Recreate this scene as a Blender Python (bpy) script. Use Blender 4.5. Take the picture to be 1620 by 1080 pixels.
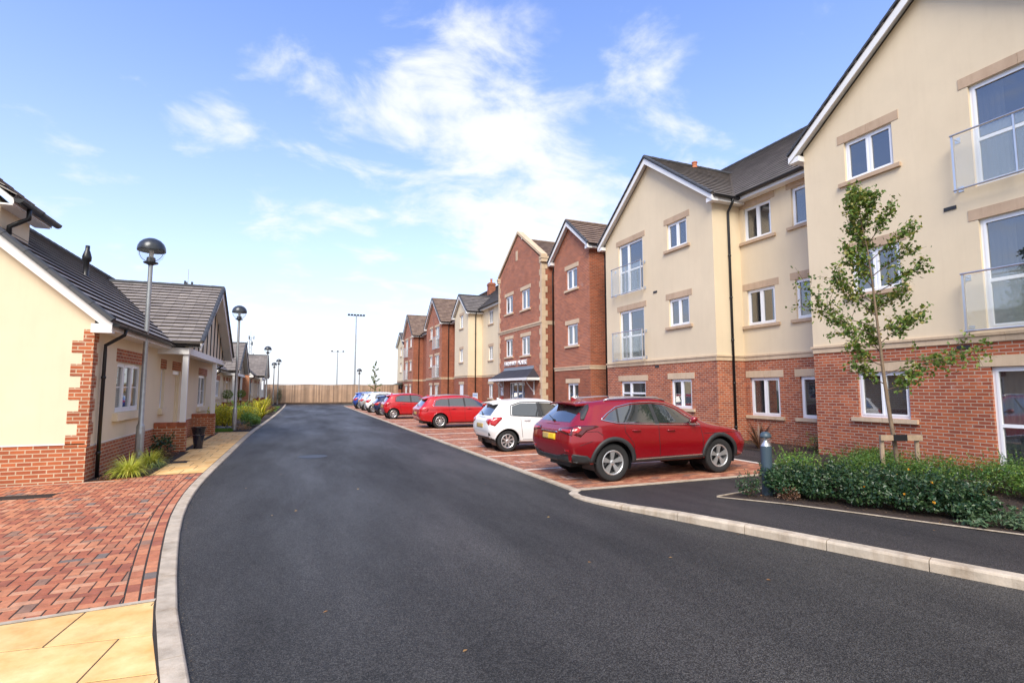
import bpy, bmesh, math, random
from mathutils import Vector, Matrix
from mathutils.bvhtree import BVHTree
random.seed(7)
R_ = math.radians
for o in list(bpy.data.objects): bpy.data.objects.remove(o)
S = bpy.context.scene
C = S.collection
# ------------------------------------------------------------------ camera
cd = bpy.data.cameras.new('camera'); cam = bpy.data.objects.new('camera', cd); C.objects.link(cam)
CAMF = 830.0; TH = math.atan(75/CAMF); YAW = math.atan(.4096*math.cos(TH))
cd.sensor_width = 36; cd.lens = 36*CAMF/1620; cd.clip_start = .05; cd.clip_end = 5000
cam.location = (0, 0, 1.8)
fw = Vector((math.sin(YAW)*math.cos(TH), math.cos(YAW)*math.cos(TH), math.sin(TH)))
cam.rotation_euler = fw.to_track_quat('-Z', 'Y').to_euler()
S.camera = cam
# ------------------------------------------------------------------ exposure
S.view_settings.view_transform = 'Standard'; S.view_settings.look = 'None'
S.view_settings.exposure = 1.0; S.view_settings.gamma = 1
# ------------------------------------------------------------------ sun and sky
SUND = Vector((-.35, -.57, .66)).normalized()
sl = bpy.data.lights.new('sun', 'SUN'); sl.energy = 2.4; sl.angle = R_(32); sl.color = (1, .93, .80)
so = bpy.data.objects.new('sun', sl); C.objects.link(so); so.rotation_euler = SUND.to_track_quat('Z', 'Y').to_euler()
W = bpy.data.worlds.new('World'); S.world = W; W.use_nodes = True
nt = W.node_tree; nt.nodes.clear()
def N(t, kind, **kw):
    n = t.nodes.new(kind)
    for k, v in kw.items():
        if k.startswith('i_'):
            key = k[2:]; key = int(key) if key.isdigit() else key.replace('_', ' ')
            n.inputs[key].default_value = v
        else: setattr(n, k, v)
    return n
def L(t, a, ao, b, bi): t.links.new(a.outputs[ao], b.inputs[bi])
sky = N(nt, 'ShaderNodeTexSky', sky_type='NISHITA', sun_disc=False)
sky.sun_elevation = math.asin(SUND.z); sky.sun_rotation = math.atan2(SUND.x, SUND.y); sky.ozone_density = 3.0
tc = N(nt, 'ShaderNodeTexCoord'); sep = N(nt, 'ShaderNodeSeparateXYZ'); L(nt, tc, 'Generated', sep, 0)
def M(t, op, a, b=None, clamp=False):
    n = t.nodes.new('ShaderNodeMath'); n.operation = op; n.use_clamp = clamp
    for i, v in enumerate((a, b)):
        if v is None: continue
        if isinstance(v, (int, float)): n.inputs[i].default_value = v
        else: t.links.new(v, n.inputs[i])
    return n.outputs[0]
zc = M(nt, 'MAXIMUM', sep.outputs[2], 0.0)
dn = M(nt, 'ADD', zc, .22)
cx = M(nt, 'DIVIDE', sep.outputs[0], dn); cy = M(nt, 'DIVIDE', sep.outputs[1], dn)
cmb = N(nt, 'ShaderNodeCombineXYZ'); nt.links.new(cx, cmb.inputs[0]); nt.links.new(cy, cmb.inputs[1])
mp = N(nt, 'ShaderNodeMapping'); L(nt, cmb, 0, mp, 0)
mp.inputs['Location'].default_value = (3.1, 1.35, 0); mp.inputs['Scale'].default_value = (1.0, 1.15, 1)
n1 = N(nt, 'ShaderNodeTexNoise', i_Scale=3.8, i_Detail=11.0, i_Roughness=.58, i_Distortion=.3); L(nt, mp, 0, n1, 'Vector')
n2 = N(nt, 'ShaderNodeTexNoise', i_Scale=.45, i_Detail=3.0, i_Roughness=.5); L(nt, mp, 0, n2, 'Vector')
cv = M(nt, 'ADD', M(nt, 'MULTIPLY', n1.outputs[0], .68), M(nt, 'MULTIPLY', n2.outputs[0], .42))
hz = M(nt, 'POWER', M(nt, 'SUBTRACT', 1.0, zc), 5.0)
# separate banks of cloud: direction, tightness, strength
bank = None
for d_, pw, am in (((.136, .86, .49), 150, .17), ((.29, .86, .42), 110, .14), ((.40, .84, .36), 60, .14), ((.47, .82, .30), 60, .12), ((-.05, .938, .345), 260, .16), ((.12, .93, .32), 140, .12), ((.70, .62, .33), 160, .13), ((.25, .765, .59), 160, .17), ((.46, .70, .55), 200, .12), ((-.22, .87, .42), 500, .13), ((-.13, .895, .42), 500, .12), ((-.33, .90, .28), 240, .13)):
    dt = N(nt, 'ShaderNodeVectorMath', operation='DOT_PRODUCT'); L(nt, tc, 'Generated', dt, 0); dt.inputs[1].default_value = Vector(d_).normalized()
    q_ = M(nt, 'MULTIPLY', M(nt, 'POWER', M(nt, 'MAXIMUM', dt.outputs['Value'], 0.0), float(pw)), am*.62)
    bank = q_ if bank is None else M(nt, 'ADD', bank, q_)
back = M(nt, 'MULTIPLY', M(nt, 'MAXIMUM', M(nt, 'MULTIPLY', sep.outputs[1], -1.0), 0.0), .35)   # unseen cloud added behind the camera to make the blue fill light whiter
cv = M(nt, 'ADD', M(nt, 'ADD', M(nt, 'ADD', cv, back), M(nt, 'MULTIPLY', hz, .14)), bank)
ramp = N(nt, 'ShaderNodeMapRange', interpolation_type='SMOOTHSTEP'); nt.links.new(cv, ramp.inputs[0])
ramp.inputs[1].default_value = .588; ramp.inputs[2].default_value = .78
cl = ramp.outputs[0]
hz2 = M(nt, 'MULTIPLY', M(nt, 'POWER', M(nt, 'SUBTRACT', 1.0, zc), 3.3), .88, True)
fac = M(nt, 'SUBTRACT', 1.0, M(nt, 'MULTIPLY', M(nt, 'SUBTRACT', 1.0, M(nt, 'MULTIPLY', cl, .93)), M(nt, 'SUBTRACT', 1.0, hz2)), True)
tint = N(nt, 'ShaderNodeMixRGB', blend_type='MULTIPLY'); tint.inputs[0].default_value = 1
L(nt, sky, 0, tint, 1); tint.inputs[2].default_value = (1.08, 1.14, 1.46, 1)
mx = N(nt, 'ShaderNodeMixRGB'); nt.links.new(fac, mx.inputs[0]); L(nt, tint, 0, mx, 1); mx.inputs[2].default_value = (4.1, 4.22, 4.42, 1)
bg = N(nt, 'ShaderNodeBackground'); bg.inputs[1].default_value = .128; L(nt, mx, 0, bg, 0)
wo = N(nt, 'ShaderNodeOutputWorld'); L(nt, bg, 0, wo, 0)

# ================================================================== materials
def mat(name, col, rough=.7, metal=0, coat=0, spec=.5, var=0.0, vscale=3.0, bump=0.0, bscale=60.0, isl=0.0, col2=None, uv=False, big=None, emit=0, flake=0):
    m = bpy.data.materials.new(name); m.use_nodes = True; t = m.node_tree
    b = t.nodes['Principled BSDF']
    b.inputs['Roughness'].default_value = rough; b.inputs['Metallic'].default_value = metal
    b.inputs['Coat Weight'].default_value = coat; b.inputs['Coat Roughness'].default_value = .03
    b.inputs['Specular IOR Level'].default_value = spec
    c = (*col, 1); src = None
    co = N(t, 'ShaderNodeTexCoord'); vec = co.outputs['UV' if uv else 'Object']
    if var or col2:
        n = N(t, 'ShaderNodeTexNoise', i_Scale=vscale, i_Detail=6.0, i_Roughness=.65); t.links.new(vec, n.inputs['Vector'])
        r = N(t, 'ShaderNodeMapRange'); L(t, n, 0, r, 0); r.inputs[1].default_value = .3; r.inputs[2].default_value = .7
        x = N(t, 'ShaderNodeMixRGB'); L(t, r, 0, x, 0)
        if col2: x.inputs[1].default_value = c; x.inputs[2].default_value = (*col2, 1)
        else:
            x.inputs[1].default_value = tuple(v*(1-var) for v in col)+(1,); x.inputs[2].default_value = tuple(min(1, v*(1+var)) for v in col)+(1,)
        src = x.outputs[0]
    if isl:
        g = N(t, 'ShaderNodeNewGeometry'); h = N(t, 'ShaderNodeHueSaturation')
        r = N(t, 'ShaderNodeMapRange'); L(t, g, 'Random Per Island', r, 0); r.inputs[3].default_value = 1-isl; r.inputs[4].default_value = 1+isl
        L(t, r, 0, h, 'Value')
        if src is not None: t.links.new(src, h.inputs['Color'])
        else: h.inputs['Color'].default_value = c
        src = h.outputs[0]
    if src is not None: t.links.new(src, b.inputs['Base Color'])
    else: b.inputs['Base Color'].default_value = c
    if bump:
        n = N(t, 'ShaderNodeTexNoise', i_Scale=bscale, i_Detail=4.0); t.links.new(vec, n.inputs['Vector'])
        bp = N(t, 'ShaderNodeBump', i_Distance=.01); bp.inputs['Strength'].default_value = bump
        L(t, n, 0, bp, 'Height'); L(t, bp, 0, b, 'Normal')
    return m

def weather(m, amt=.10, low=.35):
    """old rain streaks (noise stretched downwards) and a splash zone at the foot of the wall"""
    t = m.node_tree; b = t.nodes['Principled BSDF']; src = b.inputs['Base Color'].links[0].from_socket
    co = N(t, 'ShaderNodeTexCoord'); mp_ = N(t, 'ShaderNodeMapping'); mp_.inputs['Scale'].default_value = (3.5, 3.5, .28); L(t, co, 'Object', mp_, 0)
    n = N(t, 'ShaderNodeTexNoise', i_Scale=1.6, i_Detail=7.0, i_Roughness=.7); L(t, mp_, 0, n, 'Vector')
    r = N(t, 'ShaderNodeMapRange'); L(t, n, 0, r, 0); r.inputs[1].default_value = .48; r.inputs[2].default_value = .80; r.inputs[4].default_value = amt*2
    n2_ = N(t, 'ShaderNodeTexNoise', i_Scale=.8, i_Detail=8.0, i_Roughness=.7); L(t, co, 'Object', n2_, 'Vector')
    r2 = N(t, 'ShaderNodeMapRange'); L(t, n2_, 0, r2, 0); r2.inputs[1].default_value = .45; r2.inputs[2].default_value = .75; r2.inputs[4].default_value = amt
    x = N(t, 'ShaderNodeMixRGB', blend_type='MULTIPLY'); t.links.new(M(t, 'ADD', r.outputs[0], r2.outputs[0], True), x.inputs[0]); t.links.new(src, x.inputs[1]); x.inputs[2].default_value = (.60, .52, .44, 1)
    t.links.new(x.outputs[0], b.inputs['Base Color'])
def brick(name, c1, c2, mort, bw=.225, rh=.075, ms=.010, bump=.35, rough=.85, effl=0.0, off=.5):
    m = bpy.data.materials.new(name); m.use_nodes = True; t = m.node_tree; b = t.nodes['Principled BSDF']
    co = N(t, 'ShaderNodeTexCoord')
    br = N(t, 'ShaderNodeTexBrick', offset=off); br.inputs['Scale'].default_value = 1; br.inputs['Brick Width'].default_value = bw
    br.inputs['Row Height'].default_value = rh; br.inputs['Mortar Size'].default_value = ms; br.inputs['Mortar Smooth'].default_value = .15
    br.inputs['Color1'].default_value = (*c1, 1); br.inputs['Color2'].default_value = (*c2, 1); br.inputs['Mortar'].default_value = (*mort, 1)
    L(t, co, 'UV', br, 'Vector')
    n = N(t, 'ShaderNodeTexNoise', i_Scale=1.1, i_Detail=6.0, i_Roughness=.7); L(t, co, 'UV', n, 'Vector')
    r = N(t, 'ShaderNodeMapRange'); L(t, n, 0, r, 0); r.inputs[1].default_value = .3; r.inputs[2].default_value = .7; r.inputs[3].default_value = .80; r.inputs[4].default_value = 1.18
    h = N(t, 'ShaderNodeHueSaturation'); L(t, r, 0, h, 'Value'); L(t, br, 0, h, 'Color')
    out = h.outputs[0]
    if effl:
        n3 = N(t, 'ShaderNodeTexNoise', i_Scale=2.2, i_Detail=8.0, i_Roughness=.75, i_Distortion=.6); L(t, co, 'UV', n3, 'Vector')
        r3 = N(t, 'ShaderNodeMapRange'); L(t, n3, 0, r3, 0); r3.inputs[1].default_value = .60; r3.inputs[2].default_value = .76; r3.inputs[4].default_value = effl
        x = N(t, 'ShaderNodeMixRGB'); L(t, r3, 0, x, 0); t.links.new(out, x.inputs[1]); x.inputs[2].default_value = (.62, .56, .52, 1); out = x.outputs[0]
    t.links.new(out, b.inputs['Base Color']); b.inputs['Roughness'].default_value = rough
    inv = M(t, 'SUBTRACT', 1.0, br.outputs['Fac'])
    n4 = N(t, 'ShaderNodeTexNoise', i_Scale=70.0, i_Detail=3.0); L(t, co, 'UV', n4, 'Vector')
    hh = M(t, 'ADD', inv, M(t, 'MULTIPLY', n4.outputs[0], .5))
    bp = N(t, 'ShaderNodeBump', i_Distance=.008); bp.inputs['Strength'].default_value = bump; t.links.new(hh, bp.inputs['Height']); L(t, bp, 0, b, 'Normal')
    return m

MT = {}
MT['brick'] = brick('red_brick', (.46, .115, .040), (.25, .052, .024), (.42, .30, .22), effl=.35)
MT['brick_far'] = brick('red_brick_smooth', (.35, .082, .032), (.21, .048, .022), (.30, .17, .11))
MT['brick_left'] = brick('orange_red_brick', (.46, .125, .042), (.30, .072, .030), (.50, .38, .26), effl=.15)
MT['cream'] = mat('cream_render', (.71, .585, .41), .9, var=.05, vscale=.5, bump=.25, bscale=140)
MT['cream_left'] = mat('pale_cream_render', (.77, .655, .475), .9, var=.05, vscale=.6, bump=.2, bscale=140)
MT['stone'] = mat('buff_stone', (.60, .455, .31), .85, var=.09, vscale=2.5, bump=.2, bscale=90, isl=.05)
MT['stone_pink'] = mat('pinkish_stone', (.50, .36, .245), .85, var=.08, vscale=2.5, bump=.2, bscale=90, isl=.05)
MT['white'] = mat('white_upvc', (.82, .83, .86), .35, coat=.1)
MT['white_paint'] = mat('white_painted_board', (.80, .79, .78), .5, var=.04, vscale=2)
MT['black'] = mat('black_plastic', (.012, .012, .014), .35)
MT['rubber'] = mat('tyre_rubber', (.018, .018, .019), .8, bump=.2, bscale=50)
MT['trim'] = mat('dark_grey_trim', (.028, .029, .031), .55, bump=.1, bscale=200)
MT['chrome'] = mat('chrome', (.75, .75, .77), .12, metal=1)
MT['alloy'] = mat('alloy_wheel', (.66, .66, .67), .3, metal=.75)
MT['alloy_dark'] = mat('dark_alloy', (.045, .046, .05), .35, metal=.6)
MT['steel'] = mat('galvanised_steel', (.42, .44, .45), .42, metal=.75, var=.12, vscale=9)
MT['steel_light'] = mat('brushed_steel', (.62, .62, .62), .3, metal=.8)
MT['grey_metal'] = mat('grey_painted_metal', (.045, .072, .095), .45, var=.06, vscale=8)
MT['lamp_cap'] = mat('dark_lamp_cap', (.055, .06, .068), .28, metal=.4, var=.25, vscale=9)
MT['lead'] = mat('lead_flashing', (.26, .29, .33), .5, metal=.3)
MT['verge'] = mat('verge_caps', (.050, .052, .058), .6, isl=.15)
MT['terracotta'] = mat('terracotta', (.45, .15, .07), .8)
MT['kerb'] = mat('concrete_kerb', (.47, .395, .305), .9, var=.22, vscale=5, bump=.3, bscale=80, isl=.07)
MT['mulch'] = mat('bark_mulch', (.030, .017, .011), .95, var=.5, vscale=25, bump=1.0, bscale=40)
MT['sand'] = mat('dark_jointing_sand', (.028, .021, .017), .95, var=.3, vscale=12)
MT['turf'] = mat('mown_turf', (.07, .10, .035), .95, var=.3, vscale=3, bump=.6, bscale=60)
MT['soil'] = mat('field_soil', (.10, .09, .07), .95, var=.3, vscale=1)
MT['bark'] = mat('tree_bark', (.20, .14, .09), .9, var=.25, vscale=12, bump=.5, bscale=40)
MT['stake'] = mat('timber_stake', (.33, .24, .16), .85, var=.2, vscale=10, bump=.3, bscale=40)
MT['fence'] = mat('fence_boards', (.40, .265, .18), .85, var=.18, vscale=1.6, bump=.2, bscale=30, isl=.34)
MT['fence_post'] = mat('fence_gravel_board', (.13, .085, .06), .9, var=.4, vscale=1.5)
MT['slab'] = mat('buff_slab', (.86, .60, .28), .8, var=.0, col2=(.66, .34, .09), vscale=2.2, bump=.1, bscale=40, isl=.09)
MT['curtain'] = mat('pale_curtain', (.85, .85, .80), .9, var=.04)
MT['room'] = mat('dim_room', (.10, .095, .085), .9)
MT['yellow_plate'] = mat('yellow_plate', (.72, .48, .02), .5)
MT['plate_dim'] = mat('dim_plate', (.42, .29, .10), .5)
MT['tail_red'] = mat('tail_red', (.42, .006, .008), .12, coat=1)
MT['tail_dark'] = mat('tail_dark_red', (.08, .004, .006), .1, coat=1)
MT['orange'] = mat('orange_lens', (.5, .12, .02), .2, coat=.6)
MT['car_glass'] = mat('car_glass', (.022, .027, .029), .03, coat=1, spec=1.0)
MT['car_glass'].node_tree.nodes['Principled BSDF'].inputs['Coat IOR'].default_value = 2.0
MT['bark_dark'] = mat('twig', (.10, .065, .045), .9)
MT['pot'] = mat('glazed_pot', (.012, .016, .032), .2, coat=.5)
MT['sign_red'] = mat('red_sign', (.55, .03, .025), .5)
MT['paint_line'] = mat('line_paint', (.66, .60, .53), .8, var=.22, vscale=4)
MT['paint_worn'] = mat('worn_paint', (.48, .33, .28), .85, var=.25, vscale=9)
MT['drain'] = mat('drain_grate', (.018, .018, .019), .6)
MT['manhole'] = mat('manhole_iron', (.03, .03, .032), .5, metal=.4)
MT['bulb'] = mat('frosted_lens', (.75, .76, .74), .3)
def tile_mat(name, c1, c2):
    m = brick(name, c1, c2, tuple(v*.35 for v in c1), bw=.30, rh=.30, ms=.005, bump=.2, rough=.62, off=.5)
    return m
MT['tile_grey'] = tile_mat('grey_roof_tiles', (.20, .175, .16), (.14, .122, .112))
MT['tile_near'] = tile_mat('warm_grey_tiles', (.31, .27, .24), (.22, .19, .172))
MT['tile_brown'] = tile_mat('brown_roof_tiles', (.26, .18, .13), (.17, .112, .085))
MT['tile_slate'] = tile_mat('slate_canopy_tiles', (.035, .033, .04), (.024, .022, .028))

def asphalt(name, base, spk, tone=1.0):
    m = bpy.data.materials.new(name); m.use_nodes = True; t = m.node_tree; b = t.nodes['Principled BSDF']
    co = N(t, 'ShaderNodeTexCoord')
    v = N(t, 'ShaderNodeTexVoronoi', i_Scale=135.0); L(t, co, 'Object', v, 'Vector')
    n = N(t, 'ShaderNodeTexNoise', i_Scale=60.0, i_Detail=4.0, i_Roughness=.8); L(t, co, 'Object', n, 'Vector')
    big = N(t, 'ShaderNodeTexNoise', i_Scale=.35, i_Detail=5.0, i_Roughness=.6)
    mpg = N(t, 'ShaderNodeMapping'); mpg.inputs['Scale'].default_value = (1.6, .35, 1); L(t, co, 'Object', mpg, 0); L(t, mpg, 0, big, 'Vector')
    sepc = N(t, 'ShaderNodeSeparateColor'); L(t, v, 'Color', sepc, 0)
    r1 = N(t, 'ShaderNodeMapRange'); L(t, sepc, 0, r1, 0); r1.inputs[1].default_value = .35; r1.inputs[2].default_value = 1
    mixa = N(t, 'ShaderNodeMixRGB'); L(t, r1, 0, mixa, 0); mixa.inputs[1].default_value = (*[c*.45 for c in base], 1); mixa.inputs[2].default_value = (*spk, 1)
    r2 = N(t, 'ShaderNodeMapRange'); L(t, big, 0, r2, 0); r2.inputs[1].default_value = .35; r2.inputs[2].default_value = .68; r2.inputs[3].default_value = .66*tone; r2.inputs[4].default_value = 1.55*tone
    h = N(t, 'ShaderNodeHueSaturation'); L(t, mixa, 0, h, 'Color'); L(t, r2, 0, h, 'Value')
    L(t, h, 0, b, 'Base Color'); rr_ = N(t, 'ShaderNodeMapRange'); L(t, big, 0, rr_, 0); rr_.inputs[1].default_value = .35; rr_.inputs[2].default_value = .68; rr_.inputs[3].default_value = .66; rr_.inputs[4].default_value = .42; L(t, rr_, 0, b, 'Roughness'); b.inputs['Specular IOR Level'].default_value = .35
    add = M(t, 'ADD', v.outputs['Distance'], n.outputs[0])
    bp = N(t, 'ShaderNodeBump', i_Distance=.012); bp.inputs['Strength'].default_value = .9; t.links.new(add, bp.inputs['Height']); L(t, bp, 0, b, 'Normal')
    return m
MT['asphalt'] = asphalt('road_asphalt', (.033, .031, .028), (.105, .099, .092))
MT['foot'] = asphalt('footway_asphalt', (.040, .034, .033), (.090, .079, .077))

def paver(name, stops):
    m = bpy.data.materials.new(name); m.use_nodes = True; t = m.node_tree; b = t.nodes['Principled BSDF']
    g = N(t, 'ShaderNodeNewGeometry'); cr = N(t, 'ShaderNodeValToRGB'); L(t, g, 'Random Per Island', cr, 0)
    cr.color_ramp.interpolation = 'CONSTANT'; e = cr.color_ramp.elements
    e[0].position = 0; e[0].color = (*stops[0][1], 1); e[1].position = stops[1][0]; e[1].color = (*stops[1][1], 1)
    for p, c in stops[2:]:
        q = e.new(p); q.color = (*c, 1)
    co = N(t, 'ShaderNodeTexCoord'); n = N(t, 'ShaderNodeTexNoise', i_Scale=9.0, i_Detail=7.0, i_Roughness=.75); L(t, co, 'Object', n, 'Vector')
    r = N(t, 'ShaderNodeMapRange'); L(t, n, 0, r, 0); r.inputs[1].default_value = .3; r.inputs[2].default_value = .7; r.inputs[3].default_value = .68; r.inputs[4].default_value = 1.3
    h = N(t, 'ShaderNodeHueSaturation'); L(t, cr, 0, h, 'Color'); L(t, r, 0, h, 'Value'); L(t, h, 0, b, 'Base Color')
    b.inputs['Roughness'].default_value = .8
    n4 = N(t, 'ShaderNodeTexNoise', i_Scale=90.0, i_Detail=3.0); L(t, co, 'Object', n4, 'Vector')
    bp = N(t, 'ShaderNodeBump', i_Distance=.006); bp.inputs['Strength'].default_value = .5; L(t, n4, 0, bp, 'Height'); L(t, bp, 0, b, 'Normal')
    return m
MT['pavers'] = paver('red_block_pavers', [(0, (.42, .145, .070)), (.2, (.48, .185, .090)), (.38, (.35, .105, .052)), (.56, (.49, .235, .135)), (.68, (.30, .092, .050)), (.80, (.38, .15, .078)), (.90, (.27, .145, .095)), (.975, (.17, .13, .11))])
MT['pavers_bay'] = paver('bay_block_pavers', [(0, (.33, .125, .070)), (.25, (.38, .155, .085)), (.5, (.27, .09, .052)), (.7, (.40, .195, .12)), (.88, (.20, .10, .075))])

for k_, a_ in (('cream', .055), ('cream_left', .05), ('stone', .22), ('stone_pink', .2), ('kerb', .45), ('fence', .3), ('slab', .25)): weather(MT[k_], a_)
def leafmat(name, c1, c2, c3=None, rough=.45):
    m = bpy.data.materials.new(name); m.use_nodes = True; t = m.node_tree; b = t.nodes['Principled BSDF']
    g = N(t, 'ShaderNodeNewGeometry'); cr = N(t, 'ShaderNodeValToRGB'); L(t, g, 'Random Per Island', cr, 0)
    e = cr.color_ramp.elements; e[0].color = (*c1, 1); e[1].color = (*(c3 or c2), 1); q = e.new(.6); q.color = (*c2, 1)
    L(t, cr, 0, b, 'Base Color'); b.inputs['Roughness'].default_value = rough
    tr = N(t, 'ShaderNodeBsdfTranslucent'); L(t, cr, 0, tr, 0); ms = N(t, 'ShaderNodeMixShader'); ms.inputs[0].default_value = .3
    L(t, b, 0, ms, 1); L(t, tr, 0, ms, 2); L(t, ms, 0, t.nodes['Material Output'], 0)
    return m
MT['leaf_tree'] = leafmat('tree_leaf', (.065, .125, .02), (.14, .225, .036), (.30, .26, .055))
MT['leaf_dark'] = leafmat('dark_glossy_leaf', (.012, .038, .016), (.035, .085, .030), (.09, .14, .05), .3)
MT['leaf_mid'] = leafmat('mid_green_leaf', (.06, .15, .02), (.14, .27, .04), (.28, .36, .06))
MT['leaf_hedge'] = leafmat('hedge_leaf', (.030, .085, .014), (.075, .17, .025), (.20, .27, .04), .35)
MT['leaf_yellow'] = leafmat('yellow_green_leaf', (.22, .26, .025), (.58, .54, .03), (.85, .68, .05))
MT['leaf_grass'] = leafmat('golden_grass_blade', (.36, .44, .05), (.60, .64, .09), (.78, .74, .18))
MT['leaf_red'] = leafmat('bronze_leaf', (.09, .035, .02), (.17, .08, .045), (.30, .18, .09))
MT['leaf_lawn'] = leafmat('lawn_blade', (.06, .14, .015), (.12, .24, .03), (.18, .30, .04))
MT['leaf_grey'] = leafmat('grey_green_leaf', (.05, .10, .045), (.09, .16, .07), (.15, .20, .10))
MT['leaf_orange'] = leafmat('orange_leaf', (.35, .16, .05), (.5, .28, .09), (.6, .4, .15))
MT['flower'] = mat('yellow_flower', (.75, .35, .02), .6)

def glass_pane(name, tint, mixf):
    m = bpy.data.materials.new(name); m.use_nodes = True; t = m.node_tree
    b = t.nodes['Principled BSDF']; b.inputs['Base Color'].default_value = (*tint, 1); b.inputs['Roughness'].default_value = .015
    b.inputs['Specular IOR Level'].default_value = 1.0; b.inputs['Coat Weight'].default_value = 1; b.inputs['Coat Roughness'].default_value = .01; b.inputs['Coat IOR'].default_value = 2.7
    co = N(t, 'ShaderNodeTexCoord'); n = N(t, 'ShaderNodeTexNoise', i_Scale=1.4, i_Detail=1.0); L(t, co, 'Object', n, 'Vector')
    bp = N(t, 'ShaderNodeBump', i_Distance=.02); bp.inputs['Strength'].default_value = .12; L(t, n, 0, bp, 'Height'); L(t, bp, 0, b, 'Coat Normal')
    tr = N(t, 'ShaderNodeBsdfTransparent'); ms = N(t, 'ShaderNodeMixShader'); ms.inputs[0].default_value = mixf
    L(t, tr, 0, ms, 1); L(t, b, 0, ms, 2); L(t, ms, 0, t.nodes['Material Output'], 0)
    return m
MT['pane'] = glass_pane('window_glass', (.015, .022, .032), .64)
MT['rail_glass'] = glass_pane('railing_glass', (.55, .62, .56), .18)
MT['lens'] = glass_pane('lamp_lens', (.6, .62, .63), .12)

# ================================================================== mesh helpers
class MB:
    def __init__(s): s.v = []; s.f = []; s.uv = {}
    def face(s, pts, uv=None):
        i = len(s.v); s.v += [tuple(p) for p in pts]; s.f.append(tuple(range(i, i+len(pts))))
        if uv: s.uv[len(s.f)-1] = uv
    def grp(s, vs, fs):
        i = len(s.v); s.v += [tuple(p) for p in vs]; s.f += [tuple(a+i for a in f) for f in fs]
    def box(s, x0, x1, y0, y1, z0, z1):
        s.grp([(x0,y0,z0),(x1,y0,z0),(x1,y1,z0),(x0,y1,z0),(x0,y0,z1),(x1,y0,z1),(x1,y1,z1),(x0,y1,z1)],
              [(0,3,2,1),(4,5,6,7),(0,1,5,4),(1,2,6,5),(2,3,7,6),(3,0,4,7)])
    def hexa(s, p):  # 8 points, bottom loop then top loop
        s.grp(p, [(0,3,2,1),(4,5,6,7),(0,1,5,4),(1,2,6,5),(2,3,7,6),(3,0,4,7)])
    def prism(s, poly, off):
        n = len(poly); off = Vector(off); a = [Vector(p) for p in poly]
        s.grp(a+[p+off for p in a], [tuple(range(n))[::-1], tuple(range(n, 2*n))]+[(i,(i+1)%n,n+(i+1)%n,n+i) for i in range(n)])
    def tube(s, path, r, n=8, cap=True):
        path = [Vector(p) for p in path]; rs = r if isinstance(r, (list, tuple)) else [r]*len(path); rings = []
        base = len(s.v); prev = None
        for i, p in enumerate(path):
            d = (path[min(i+1, len(path)-1)]-path[max(i-1, 0)]).normalized()
            if prev is None: a = d.orthogonal().normalized()
            else: a = (prev-d*prev.dot(d)); a = a.normalized() if a.length > 1e-6 else d.orthogonal().normalized()
            prev = a; b = d.cross(a)
            for k in range(n):
                t = 2*math.pi*k/n; s.v.append(tuple(p+(a*math.cos(t)+b*math.sin(t))*rs[i]))
        for i in range(len(path)-1):
            for k in range(n):
                s.f.append((base+i*n+k, base+i*n+(k+1)%n, base+(i+1)*n+(k+1)%n, base+(i+1)*n+k))
        if cap:
            s.f.append(tuple(base+k for k in range(n))[::-1]); m_ = base+(len(path)-1)*n; s.f.append(tuple(m_+k for k in range(n)))
    def lathe(s, c, prof, n=20, axis='z'):
        base = len(s.v); c = Vector(c)
        for r, h in prof:
            for k in range(n):
                t = 2*math.pi*k/n
                if axis == 'z': s.v.append(tuple(c+Vector((r*math.cos(t), r*math.sin(t), h))))
                else: s.v.append(tuple(c+Vector((r*math.cos(t), h, r*math.sin(t)))))
        for i in range(len(prof)-1):
            for k in range(n): s.f.append((base+i*n+k, base+i*n+(k+1)%n, base+(i+1)*n+(k+1)%n, base+(i+1)*n+k))
    def build(s, name, m, parent=None, smooth=False, bevel=0, fix=False):
        me = bpy.data.meshes.new(name); me.from_pydata(s.v, [], s.f); me.update()
        if fix:
            bm = bmesh.new(); bm.from_mesh(me); bmesh.ops.recalc_face_normals(bm, faces=bm.faces); bm.to_mesh(me); bm.free()
        ul = me.uv_layers.new(name='UVMap').data
        for p in me.polygons:
            nx, ny, nz = abs(p.normal.x), abs(p.normal.y), abs(p.normal.z)
            cu = s.uv.get(p.index)
            for q, li in enumerate(p.loop_indices):
                v = me.vertices[me.loops[li].vertex_index].co
                if cu: ul[li].uv = cu[q]
                elif nx >= ny and nx >= nz: ul[li].uv = (v.y, v.z)
                elif ny >= nz: ul[li].uv = (v.x, v.z)
                else: ul[li].uv = (v.x, v.y)
        o = bpy.data.objects.new(name, me); C.objects.link(o)
        me.materials.append(MT[m] if isinstance(m, str) else m)
        if smooth:
            for p in me.polygons: p.use_smooth = True
        if bevel:
            b = o.modifiers.new('b', 'BEVEL'); b.width = bevel; b.segments = 2; b.limit_method = 'ANGLE'
        if parent is not None:
            o.parent = parent; o.matrix_parent_inverse = Matrix.Translation(-parent_loc(parent))
        return o
def parent_loc(p): return Vector(p.location)   # a part's own location is zero, so its parent's is enough
def tag(o, label=None, cat=None, group=None, kind=None):
    if label: o['label'] = label
    if cat: o['category'] = cat
    if group: o['group'] = group
    if kind: o['kind'] = kind
    return o
def empty(name, loc=(0, 0, 0), **kw):
    o = bpy.data.objects.new(name, None); C.objects.link(o); o.location = loc; o.empty_display_size = .2
    return tag(o, **kw)
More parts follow.
